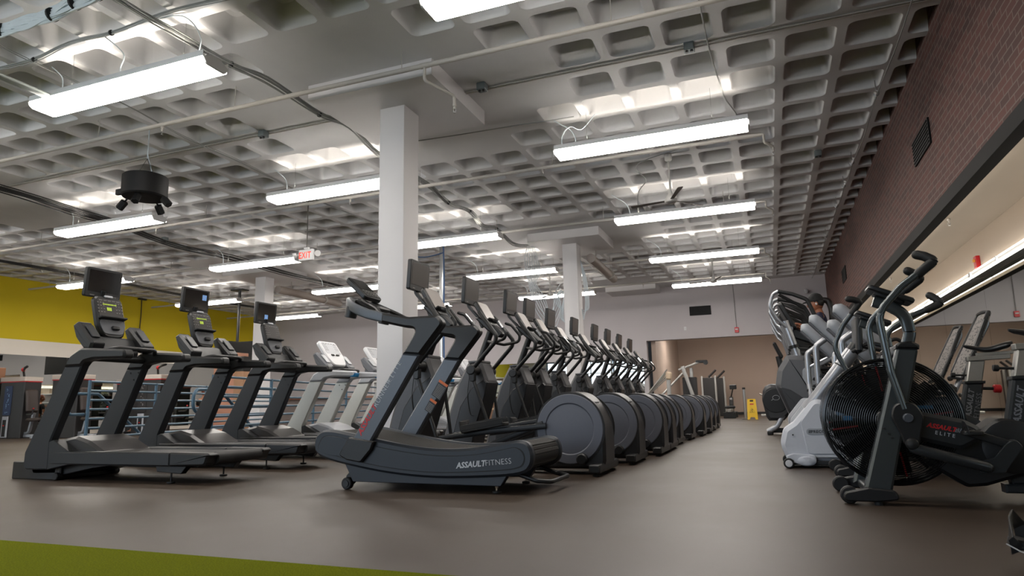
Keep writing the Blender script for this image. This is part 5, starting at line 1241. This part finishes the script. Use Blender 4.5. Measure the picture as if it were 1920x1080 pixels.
t = thing('wall_camera', 'small white camera on the lintel at the back right corner', 'camera', (1.3, YB - .1, 3.95))
b = MB(); b.ell((0, -.05, 0), (.07, .07, .08)); b.build('dome', WHITE, t); b = MB(); b.box((0, .05, .04), (.12, .1, .08), .02); b.build('mount', WHITEP, t)
# ------------------------------------------------------------------ blue pipe railings
def rail_panel(label, loc, rz, length, posts, guard=True, hz=1.115):
    t = thing('railing', label, 'railing', loc, rz, 'blue pipe railings')
    for k in range(8):
        z = hz - .146 * k
        b = MB(); b.tube([(0, 0, z), (length, 0, z)], .019, 8); b.build('bar', BLUERAIL, t)
    for p in posts:
        b = MB(); b.cyl((p, 0, 0), (p, 0, hz + .019), .025, 12); b.build('post', BLUERAIL, t)
    if guard:
        b = MB(); b.tube(rc([(0, .06, .60), (-.30, .06, .60), (-.38, .06, .68), (-.38, .06, .84), (-.30, .06, .92), (.30, .06, .92), (1.5, .06, .22), (2.2, .06, -.0)], .1), .024, 10); b.build('handrail', BLUERAIL, t)
    return t
rail_panel('blue pipe railing with looped handrail, seen through the nearest black treadmill', (-10.05, 7.48, 0), math.radians(107), 7.0, (0, 1.75, 3.5, 5.25, 7.0))
rail_panel('blue pipe railing with looped handrail, directly behind the middle black treadmill', (-7.60, 7.56, 0), math.radians(104.5), 8.0, (0, 1.8, 3.6, 5.4, 7.9))

# ------------------------------------------------------------------ strength machines along the left wall
MBLK = mat('machine_black', rgb(40, 38, 38), .5, var=.05)
MWHT = mat('machine_pale_cap', rgb(196, 184, 174), .5)
PAD = mat('brown_black_pad', rgb(58, 48, 44), .5, bump=.1)
STICK = mat('machine_blue_panel', rgb(34, 50, 82), .5)
def strength(label, loc, rz, blue):
    t = thing('weight_machine', label, 'weight machine', loc, rz, 'weight machines by the left wall')
    b = MB(); b.box((.06, 0, .76), (.84, .50, 1.52), .03, .01); w = b.build('weight_tower', MBLK, t)
    b = MB(); b.box((.06, 0, 1.57), (.88, .54, .12), .03, .01); b.build('top_cap', MWHT, w)
    b = MB(); b.box((.06, 0, 1.50), (.865, .525, .02), .02, 0); b.build('red_line', RED, w)
    b = MB(); b.prism(roundrect(.26, .78, .03, 3, -.05, 1.0), 'y', -.262, -.25); p = b.build('front_panel', STICK if blue else MBLK, w)
    b = MB(); rnd = random.Random(int(loc[1] * 10))
    for k in range(5):
        z = 1.3 - k * .15
        for q in range(4): b.box((-.05 + rnd.uniform(-.05, .05), -.264, z + rnd.uniform(-.05, .05)), (rnd.uniform(.015, .04), .003, rnd.uniform(.012, .035)), 0, 0, Matrix.Rotation(rnd.uniform(-1, 1), 3, 'Y'))
    b.build('diagram', mat('panel_print', rgb(120, 150, 178), .5) if blue else KEYS, p)
    b = MB(); b.box((-.05, -.27, .30), (.20, .03, .56), .01); b.build('stack_frame', LGREY, w)
    b = MB(); b.box((-.05, -.288, .27), (.11, .012, .44)); b.build('weight_plates', BLACK2, w)
    b = MB(); b.cyl((-.05, -.29, .34), (-.05, -.32, .34), .014, 10); b.build('selector_pin', RED, w)
    b = MB(); b.tube(rc([(.25, -.05, 1.45), (.32, -.2, 1.80), (.62, -.4, 1.86)], .1), .028, 10); a = b.build('lever_arm', MBLK, t)
    b = MB(); b.tube([(.60, -.38, 1.86), (.78, -.48, 1.88)], .034, 10, round_end=True); b.build('lever_grip', BLACK2, a)
    b = MB(); b.ell((.36, -.24, 1.82), (.05, .05, .05)); b.build('red_knob', RED, a)
    b = MB(); b.box((.85, -.1, .48), (.42, .40, .09), .08, .03); b.build('seat', PAD, t)
    b = MB(); b.box((.60, -.1, .98), (.10, .34, .62), .05, .04, Matrix.Rotation(-.15, 3, 'Y')); b.build('back_pad', PAD, t)
    b = MB(); b.sweep(rc([(.28, -.1, .10), (.6, -.1, .14), (.72, -.1, .66)], .08), roundrect(.08, .06, .01, 2)); b.box((.55, -.1, .06), (1.2, .10, .08), .01); b.box((1.12, -.1, .045), (.09, .7, .09), .01); b.build('frame', SILV2, t)
    for s in (-1, 1):
        b = MB(); b.tube(rc([(.78, -.1 + s * .26, .62), (1.0, -.1 + s * .28, .62), (1.02, -.1 + s * .28, .76)], .05), .018, 8); h = b.build('side_grip', MBLK, t)
        b = MB(); b.ell((1.02, -.1 + s * .28, .77), (.024, .024, .02)); b.build('grip_cap', RED, h)
for k, (x, y, r, bl, lab) in enumerate(((-19.25, 12.3, 6, True, 'weight machine with blue diagram panel, at the left picture edge'), (-17.35, 12.4, 8, True, 'weight machine with blue diagram panel, right of the one at the left picture edge'), (-16.1, 13.8, 10, False, 'weight machine with plain dark front, seen through the nearest treadmill'), (-18.9, 15.5, 14, False, 'weight machine behind the first blue railing'), (-18.4, 19.6, 16, False, 'weight machine deep in the corner by the yellow wall'))):
    strength(lab, (x, y, 0), math.radians(r), bl)

# ------------------------------------------------------------------ ceiling-hung television, boards, boxes
t = thing('television', 'black television hung from the ceiling on a pole, before the yellow wall', 'television', (-15.75, 16.6, 2.62))
b = MB(); b.box((0, 0, 0), (1.25, .07, .30), .02, .01, Matrix.Rotation(.12, 3, 'Y')); b.box((0, -.0, -.22), (1.30, .08, .72), .02, .01); b.build('screen_panel', VBLACK, t)
b = MB(); b.cyl((-.1, .06, 0), (-.1, .06, CH - 2.62), .045, 14); b.build('pole', BLACK, t); b = MB(); b.box((-.1, .06, CH - 2.64), (.5, .3, .04), .01); b.build('ceiling_plate', BLACK, t)
WOOD = mat('pale_wood', rgb(170, 130, 100), .55, var=.12, scale=6)
PINK = mat('salmon_panel', rgb(186, 134, 110), .6, var=.05)
CARD = mat('brown_cardboard', rgb(112, 84, 66), .7, var=.15, scale=5)
t = thing('kiosk_cabinet', 'salmon coloured cabinet behind the black treadmills, under the television', 'cabinet', (-14.55, 15.1, 0))
b = MB(); b.box((0, 0, 1.12), (.8, .5, 2.24), .02, .01); b.build('carcass', PINK, t); b = MB(); b.box((.62, -.1, 1.9), (.35, .5, .42), .02, .01); b.build('black_crate', BLACK, t); b = MB(); b.box((.62, -.1, .85), (.34, .5, 1.68), .02, .01); b.build('side_shelf', WOOD, t)
t = thing('low_counter', 'low brown counter behind the blue railings', 'counter', (-12.6, 17.8, 0), math.radians(3))
b = MB(); b.box((0, 0, .45), (4.2, .6, .9), .02, .01); b.build('carcass', mat('counter_grey', rgb(132, 124, 122), .6), t); b = MB(); b.box((0, 0, .93), (4.3, .7, .07), .02, .01); b.build('top', mat('counter_brown', rgb(128, 92, 76), .5, var=.1, scale=4), t)
k = 0
for i in range(6):
    for j in range(3 if i % 2 == 0 else 2):
        b = MB(); b.box((0, 0, .165), (.62, .46, .33), .006, .004)
        o = b.build('cardboard_box', CARD); o.location = (-9.6 + i * .68, 18.2 + .02 * j, .33 * j); o['group'] = 'brown boxes stacked behind the railings'
        b = MB(); b.box((0, -.2305, .165), (.62, .002, .05)); b.build('tape', mat('box_tape', rgb(176, 150, 120), .4), o)
        tag(o, 'brown box, %s of the stack %s behind the railings' % (('bottom', 'second', 'top')[j], ('farthest left', 'second from the left', 'third from the left', 'fourth from the left', 'fifth from the left', 'farthest right')[i]), 'box')
t = thing('storage_shelf', 'pale shelf unit with cartons on top, behind the third black treadmill', 'shelf', (-11.0, 19.6, 0))
for z in (.1, .6, 1.1, 1.45):
    b = MB(); b.box((0, 0, z), (3.0, .5, .04), .01); b.build('shelf_board', WHITEP, t)
for x in (-1.48, 0, 1.48):
    b = MB(); b.box((x, 0, .73), (.05, .5, 1.46), .01); b.build('upright', WHITEP, t)
for i in range(5):
    b = MB(); b.box((0, 0, .11), (.42, .36, .22), .006, .004); o = b.build('carton', mat('pale_carton', rgb(196, 180, 160), .6)); o.location = (-12.2 + i * .56, 19.6, 1.47)
    tag(o, '%s pale carton along the top of the shelf unit' % ('leftmost', 'second', 'middle', 'fourth', 'rightmost')[i], 'carton', 'cartons on the shelf unit')

# ------------------------------------------------------------------ far alcove: cable frame, stack towers, sign
FRM = mat('frame_silver', rgb(168, 166, 162), .35, metal=.5)
def cable_frame():
    t = thing('cable_machine', 'silver-framed cable machine with pulley head in the far recess', 'weight machine', (-2.37, 21.5, 0))
    b = MB(); b.sweep([(-.2, 0, 1.95), (.35, 0, .05)], roundrect(.13, .08, .02, 2), (0, 1, 0)); b.build('sloping_leg', FRM, t)
    b = MB(); b.box((.08, .25, .95), (.12, .12, 1.9), .015); b.build('upright', FRM, t)
    b = MB(); b.sweep([(-.35, 0, 1.82), (.45, .1, 2.10)], roundrect(.10, .08, .015, 2)); b.build('top_arm', FRM, t)
    b = MB(); b.box((.48, .1, 2.10), (.42, .14, .10), .03, .02); b.cyl((.62, .02, 2.06), (.62, .18, 2.06), .08, 16); b.build('pulley_head', BLACK, t)
    b = MB(); b.tube(rc([(-1.3, -.1, .7), (-.9, -.1, 1.0), (-.2, 0, 1.70)], .1), .04, 10); b.build('side_arm', FRM, t)
    b = MB(); b.box((.0, .3, .8), (.5, .3, 1.5), .02); b.build('weight_tower', MBLK, t)
    b = MB(); b.box((.1, .1, .04), (1.3, .9, .08), .02); b.build('base', FRM, t)
    return t
cable_frame().scale = (.86, .86, .86)
for k, (x, y) in enumerate(((-2.15, 26.2), (-1.9, 27.2), (-2.0, 28.2))):
    t = thing('weight_tower', '%s dark weight tower in the row along the far recess' % ('nearest', 'middle', 'farthest')[k], 'weight machine', (x, y, 0), 0, 'weight towers in the recess')
    b = MB(); b.box((0, 0, .72), (.42, .5, 1.44), .02); b.build('shroud', MBLK, t)
    for s in (-1, 1):
        b = MB(); b.box((s * .24, -.2, .75), (.07, .10, 1.5), .015); b.build('upright', FRM, t)
    b = MB(); b.tube([(0, -.1, 1.46), (.28, -.15, 1.72)], .04, 10); b.build('lever', MBLK, t)
t = thing('rowing_machine', 'dark low machine at the end of the elliptical row, by the recess', 'rowing machine', (-1.35, 24.4, 0))
b = MB(); b.box((0, 0, .25), (.12, 1.8, .1), .02); b.build('rail', FRM, t); b = MB(); b.box((0, -.3, .36), (.34, .3, .1), .05, .03); b.build('seat', BLACK, t); b = MB(); b.cyl((-.06, .8, .42), (.06, .8, .42), .3, 24, ch=.02); b.build('flywheel', BLACK, t); b = MB(); b.box((0, -.8, .1), (.4, .1, .2), .02); b.build('rear_leg', BLACK, t)
b = MB(); b.box((0, .5, .1), (.4, .1, .2), .02); b.build('front_leg', BLACK, t); b = MB(); b.tube([(.0, .8, .7), (.1, .6, 1.02)], .02, 8); b.box((.1, .58, 1.05), (.24, .04, .16), .02); b.build('monitor_arm', BLACK, t)
t = thing('adjustable_bench', 'cream pad machine at the head of the recess, behind the last elliptical', 'weight machine', (-2.86, 20.4, 0))
b = MB(); b.box((0, 0, 1.36), (.24, .16, .24), .06, .04, Matrix.Rotation(.2, 3, 'Y')); b.build('pad', mat('cream_pad', rgb(208, 186, 160), .5), t)
b = MB(); b.box((.02, 0, .62), (.12, .12, 1.24), .02); b.build('post', FRM, t); b = MB(); b.box((0, 0, .04), (.9, .8, .08), .02); b.build('base', FRM, t)
for k in range(4):
    b = MB(); b.tube([(-.9 + .1 * k, -.3, .5 + .1 * k), (0, -.05, 1.3 + .08 * k)], .02, 8); b.build('brace', FRM, t)

def floor_sign():
    t = thing('wet_floor_sign', 'yellow folding wet floor sign on the floor at the end of the aisle', 'sign', (-.58, 21.6, 0))
    YP = YELLOW
    for s in (-1, 1):
        T = Matrix.Translation((0, 0, .60)) @ Matrix.Rotation(s * .16, 4, 'X') @ Matrix.Translation((0, 0, -.60))
        b = MB(); b.prism(rc2([(-.15, .0), (-.12, .62, .03), (.12, .62, .03), (.15, .0), (.085, .0), (.06, .07, .03), (-.06, .07, .03), (-.085, .0)], 0), 'y', -.008, .008, .002); p = b.move(T).build('panel', YP, t)
        if s < 0:
            b = MB(); b.box((0, -.009, .56), (.10, .003, .045), .01); b.move(T).build('handle_slot', BLACK2, p)
            b = MB(); b.box((0, -.009, .46), (.11, .003, .035)); b.move(T).build('caution_band', RED, p)
            b = MB(); b.sweep([(-.075, -.010, .21), (0, -.010, .35), (.075, -.010, .21), (-.075, -.010, .21)], roundrect(.004, .014, .001, 1), (0, -1, 0)); b.ell((.01, -.011, .30), (.014, .003, .014)); b.tube([(.005, -.011, .285), (-.02, -.011, .25), (.02, -.011, .235)], .008, 6); b.move(T).build('slip_symbol', BLACK2, p)
floor_sign()
t = thing('floor_bollard', 'thin silver post standing beside the wet floor sign', 'post', (-.80, 22.3, 0))
b = MB(); b.cyl((0, 0, 0), (0, 0, .92), .045, 16); b.build('post', STEEL, t); b = MB(); b.cyl((0, 0, 0), (0, 0, .03), .12, 20, ch=.01); b.build('base', STEEL, t); b = MB(); b.cyl((0, 0, .92), (0, 0, .98), .047, 16, ch=.01); b.build('cap', BLACK2, t)
t = thing('fan_rower', 'dark exercise machine against the far recess wall beside the wet floor sign', 'exercise machine', (.05, 25.5, 0))
b = MB(); b.box((0, 0, .6), (.35, .3, .12), .05, .03); b.build('seat', BLACK, t); b = MB(); b.box((0, .1, .3), (.08, .08, .6), .01); b.build('post', FRM, t); b = MB(); b.box((0, .1, .04), (.9, .5, .08), .02); b.build('base', FRM, t); b = MB(); b.tube([(0, .1, .55), (-.45, .1, .80)], .03, 8); b.build('arm', FRM, t)

# ------------------------------------------------------------------ people
SKIN = mat('skin', rgb(150, 96, 70), .5, var=.05)
SKIN2 = mat('lighter_skin', rgb(176, 122, 96), .5, var=.05)
HAIR = mat('black_hair', rgb(22, 18, 18), .45)
HAIR2 = mat('auburn_hair', rgb(110, 52, 28), .5)
NAVY = mat('navy_cloth', rgb(30, 32, 60), .8)
BLKCL = mat('black_cloth', rgb(22, 22, 24), .8)
GRYCL = mat('grey_cloth', rgb(120, 118, 118), .8)
def skinned(name, verts, edges, radii, m, parent, root=0, levels=2):
    me = bpy.data.meshes.new(name); me.from_pydata(verts, edges, []); o = bpy.data.objects.new(name, me); COL.objects.link(o)
    md = o.modifiers.new('skin', 'SKIN'); md.use_smooth_shade = True
    for i, sv in enumerate(me.skin_vertices[0].data):
        r = radii[i]; sv.radius = r if isinstance(r, tuple) else (r, r); sv.use_root = (i == root)
    o.modifiers.new('sub', 'SUBSURF').levels = levels; o.modifiers['sub'].render_levels = levels
    bpy.context.view_layer.update()
    ev = o.evaluated_get(bpy.context.evaluated_depsgraph_get()); me2 = bpy.data.meshes.new_from_object(ev)
    bpy.data.objects.remove(o); bpy.data.meshes.remove(me)
    me2.name = name; me2.materials.clear(); me2.materials.append(m)
    me2.polygons.foreach_set('use_smooth', [True] * len(me2.polygons))
    q = bpy.data.objects.new(name, me2); COL.objects.link(q); q.parent = parent
    return q
def person(label, loc, rz, J, shirt, pants, hair, skin, cap=False, pony=False, headphones=False, long_sleeve=False):
    """J: joint positions in local space, facing +x"""
    t = thing('person', label, 'person', loc, rz)
    V = Vector
    names = ['pelvis', 'waist', 'chest', 'neck0', 'neck1', 'head']
    v = [J['pelvis'], J['waist'], J['chest'], J['neck'], J['neck2'], J['headc']]; e = [(0, 1), (1, 2), (2, 3), (3, 4), (4, 5)]
    r = [(.13, .10), (.115, .085), (.15, .095), (.055, .055), (.052, .052), (.085, .10)]
    idx = {}
    def chain(start, pts, rad):
        a = start
        for p, q in zip(pts, rad):
            v.append(p); r.append(q); e.append((a, len(v) - 1)); a = len(v) - 1
        return a
    for s in 'lr':
        a = chain(2, [J['sh' + s], J['el' + s], J['wr' + s], J['pa' + s]], [.05, .038, .026, (.034, .018)])
        hd = (V(J['pa' + s]) - V(J['wr' + s])).normalized(); sd = V((0, 1, 0)) if abs(hd.y) < .8 else V((0, 0, 1)); dn = hd.cross(sd).normalized()
        for k, L in enumerate((.062, .072, .068, .052)):
            off = sd * (.030 - .020 * k)
            p0 = V(J['pa' + s]) + off * .6 + hd * .012; p1 = V(J['pa' + s]) + off + hd * (.02 + L * .6); p2 = p1 + (hd * .5 - V((0, 0, 1)) * .7).normalized() * L * .55
            q = chain(a, [tuple(p0), tuple(p1), tuple(p2)], [.010, .009, .0075])
        th0 = V(J['wr' + s]) + hd * .03 + sd * .03; chain(a, [tuple(th0), tuple(th0 + hd * .035 + sd * .02 - V((0, 0, .01)))], [.011, .009])
        chain(0, [J['hip' + s], J['kn' + s], J['an' + s], J['to' + s]], [.085, .055, .038, (.038, .03)])
    skinned('body', v, e, r, skin, t)
    hc = V(J['headc'])
    fw = V(J['face']).normalized(); sd = V((0, 0, 1)).cross(fw).normalized(); up = fw.cross(sd)
    R = frame(fw, sd, up)
    # head details
    b = MB(); b.ell(hc + up * .02, (.105, .082, .125), 20, 14, R); h = b.build('head', skin, t)
    b = MB(); b.ell(hc + fw * .103 + up * -.005, (.022, .015, .026), 10, 8, R); b.build('nose', skin, h)
    for s in (-1, 1):
        b = MB(); b.ell(hc + fw * .085 + sd * s * .034 + up * .025, (.012, .014, .009), 10, 8, R); b.build('eye', WHTTXT, h)
        b = MB(); b.ell(hc + fw * .094 + sd * s * .036 + up * .025, (.005, .007, .007), 8, 6, R); b.build('pupil', BLACK2, h)
        b = MB(); b.ell(hc + sd * s * .084 + fw * -.005 + up * .005, (.022, .010, .033), 10, 8, R); b.build('ear', skin, h)
    b = MB(); b.ell(hc + fw * .092 + up * -.052, (.008, .026, .008), 10, 6, R); b.build('mouth', RED, h)
    b = MB(); b.ell(hc + up * .045 + fw * -.022, (.10, .09, .112), 20, 12, R)
    b.build('hair', hair, t)
    if pony:
        b = MB(); b.tube(spline([hc + fw * -.10 + up * .06, hc + fw * -.17 + up * .03, hc + fw * -.20 + up * -.10, hc + fw * -.19 + up * -.26, hc + fw * -.16 + up * -.36], 5), .045, 10, scales=None, round_end=True); b.build('ponytail', hair, t)
    if cap:
        b = MB(); b.lathe([(.112, .0), (.115, .02), (.108, .06), (.085, .10), (.045, .122), (.0, .128)], hc + up * .048, up, 24); c = b.build('cap', BLKCL, t)
        b = MB(); b.prism([(.075 * math.cos(a), .075 * math.sin(a)) for a in [(-PI / 2 + PI * k / 10) for k in range(11)]], 'z', -.004, .004); b.move(Matrix.Translation(hc + up * .055 + fw * .075) @ R.to_4x4() @ Matrix.Rotation(.12, 4, 'Y') @ Matrix.Diagonal((1.35, 1.1, 1, 1))); b.build('cap_brim', BLKCL, c)
    if headphones:
        for s in (-1, 1):
            b = MB(); b.ell(hc + sd * s * .096 + up * .0 + fw * .0, (.014, .012, .018), 10, 8, R); b.build('earbud', WHITE, t)
    # clothes as shells over the body
    v = [J['waist'], J['chest'], tuple((V(J['chest']) + V(J['neck'])) / 2), J['pelvis']]; e = [(0, 1), (1, 2), (0, 3)]; r = [(.135, .105), (.165, .112), (.11, .085), (.145, .115)]
    for s in 'lr':
        v.append(J['sh' + s]); r.append(.064); e.append((1, len(v) - 1))
        el = V(J['sh' + s]).lerp(V(J['el' + s]), .7 if not long_sleeve else 1.0); v.append(tuple(el)); r.append(.056 if not long_sleeve else .05); e.append((len(v) - 2, len(v) - 1))
        if long_sleeve: v.append(tuple(V(J['el' + s]).lerp(V(J['wr' + s]), .9))); r.append(.036); e.append((len(v) - 2, len(v) - 1))
    skinned('shirt', v, e, r, shirt, t)
    v = [J['pelvis']]; e = []; r = [(.145, .112)]
    for s in 'lr':
        a = 0
        for p, q in ((J['hip' + s], .098), (J['kn' + s], .065), (tuple(V(J['kn' + s]).lerp(V(J['an' + s]), .9)), .048)):
            v.append(p); r.append(q); e.append((a, len(v) - 1)); a = len(v) - 1
    skinned('trousers', v, e, r, pants, t)
    for s in 'lr':
        a = V(J['an' + s]); to = V(J['to' + s]); d = (to - a); d.z = 0; d.normalize()
        b = MB(); b.box((0, 0, 0), (.27, .095, .07), .04, .02); b.move(Matrix.Translation(a + d * .07 + V((0, 0, -.045))) @ frame(d, V((0, 0, 1)).cross(d), (0, 0, 1)).to_4x4()); b.build('shoe', BLACK2, t)
    return t
def joints(lean=0.0, knee=(0, 0), foot=((0, 0), (0, 0)), hands=None, H=1.66):
    k = H / 1.66; J = {}
    def q(x, y, z): return (x * k + lean * max(0, z - .9) , y * k, z * k)
    J['pelvis'] = q(0, 0, .93); J['waist'] = q(0, 0, 1.07); J['chest'] = q(.01, 0, 1.27); J['neck'] = q(.0, 0, 1.40); J['neck2'] = q(.012, 0, 1.46); J['headc'] = q(.03, 0, 1.53); J['face'] = (1, 0, -.05)
    for s, y in (('l', 1), ('r', -1)):
        i = 0 if s == 'l' else 1
        J['sh' + s] = q(0, y * .18, 1.35); J['hip' + s] = q(0, y * .09, .86)
        fx, fz = foot[i]
        J['kn' + s] = q(.05 + knee[i] + fx * .5, y * .10, .49 + fz * .6); J['an' + s] = q(fx, y * .10, .09 + fz); J['to' + s] = q(fx + .15, y * .10, .04 + fz)
        if hands: J['el' + s], J['wr' + s], J['pa' + s] = [q(*p) for p in hands[i]]
        else: J['el' + s] = q(-.03, y * .23, 1.08); J['wr' + s] = q(.03, y * .24, .84); J['pa' + s] = q(.05, y * .24, .77)
    return J
Jc = joints(.06, (.08, .18), ((0, -.06), (.02, .16)), (((.12, .24, 1.10), (.30, .27, 1.22), (.37, .27, 1.24)), ((.12, -.24, 1.08), (.28, -.24, 1.22), (.35, -.24, 1.25))))
person('person in black cap and navy top holding the rails on a stair climber', (.79, 10.70, .44), PI, Jc, NAVY, BLKCL, HAIR, SKIN, True, True, True)
def seated(H=1.66):
    J = joints(.0, H=H); k = H / 1.66; dz = .43 * k
    for n in ('pelvis', 'waist', 'chest', 'neck', 'neck2', 'headc', 'shl', 'shr', 'hipl', 'hipr'):
        x, y, z = J[n]; J[n] = (x + .05 * (z - .9), y, z - dz)
    for s_, y in (('l', 1), ('r', -1)):
        J['kn' + s_] = (.42 * k, y * .13, .50 * k); J['an' + s_] = (.44 * k, y * .13, .10); J['to' + s_] = (.60 * k, y * .14, .045)
        J['el' + s_] = (.08, y * .25, .66 * k); J['wr' + s_] = (.27, y * .20, .60 * k); J['pa' + s_] = (.34, y * .18, .59 * k)
    return J
def bench(label, loc, rz):
    t = thing('flat_bench', label, 'bench', loc, rz, 'flat benches')
    b = MB(); b.box((0, 0, .39), (.34, 1.15, .08), .05, .03); b.build('pad', BLACK, t)
    b = MB(); b.box((0, 0, .30), (.07, 1.0, .07), .01); b.build('beam', SILV2, t)
    for y in (-.45, .45):
        b = MB(); b.box((0, y, .17), (.07, .07, .26), .01); b.box((0, y, .03), (.45, .08, .06), .02); b.build('leg', SILV2, t)
bench('flat bench under the person with dark hair', (-16.9, 14.5, 0), math.radians(20)); bench('flat bench under the person with auburn hair', (-16.2, 15.75, 0), math.radians(10))
person('person in black top with dark hair, sitting behind the first blue railing', (-16.9, 14.5, .0), math.radians(200), seated(), BLKCL, BLKCL, HAIR, SKIN2)
person('person with auburn hair in a black top, sitting with the back turned', (-16.2, 15.75, .0), math.radians(100), seated(1.72), BLKCL, GRYCL, HAIR2, SKIN2)
# ------------------------------------------------------------------ camera and view
cam = bpy.data.cameras.new('camera'); co = bpy.data.objects.new('camera', cam); COL.objects.link(co)
_f, _y, _p, _r = 1242.66246, 0.365256683, 0.173600042, -0.0216442891
cy, sy, cp, sp, cr, sr = math.cos(_y), math.sin(_y), math.cos(_p), math.sin(_p), math.cos(_r), math.sin(_r)
fw = Vector((-sy * cp, cy * cp, sp)); rt = Vector((cy, sy, 0)); up = rt.cross(fw)
rt2 = rt * cr + up * sr; up2 = up * cr - rt * sr
co.matrix_world = Matrix.Translation((0, 0, 0.615)) @ frame(rt2, up2, -fw).to_4x4()
cam.sensor_width = 36.0; cam.lens = _f * 36.0 / 1920.0; cam.clip_start = 0.02; cam.clip_end = 200
cam.dof.use_dof = True; cam.dof.focus_distance = 6.5; cam.dof.aperture_fstop = 5.0
SC.camera = co
w = bpy.data.worlds.new('world'); SC.world = w; w.use_nodes = True
w.node_tree.nodes['Background'].inputs[0].default_value = (0.6, 0.65, 0.7, 1); w.node_tree.nodes['Background'].inputs[1].default_value = 0.02
SC.view_settings.view_transform = 'Standard'; SC.view_settings.look = 'None'; SC.view_settings.gamma = 1.0; SC.view_settings.use_curve_mapping = False
SC.view_settings.exposure = 0.5
SC.cycles.use_denoising = True
SC.cycles.max_bounces = 8; SC.cycles.diffuse_bounces = 4; SC.cycles.glossy_bounces = 4
SC.cycles.sample_clamp_indirect = 8.0
SC.cycles.caustics_reflective = False; SC.cycles.caustics_refractive = False
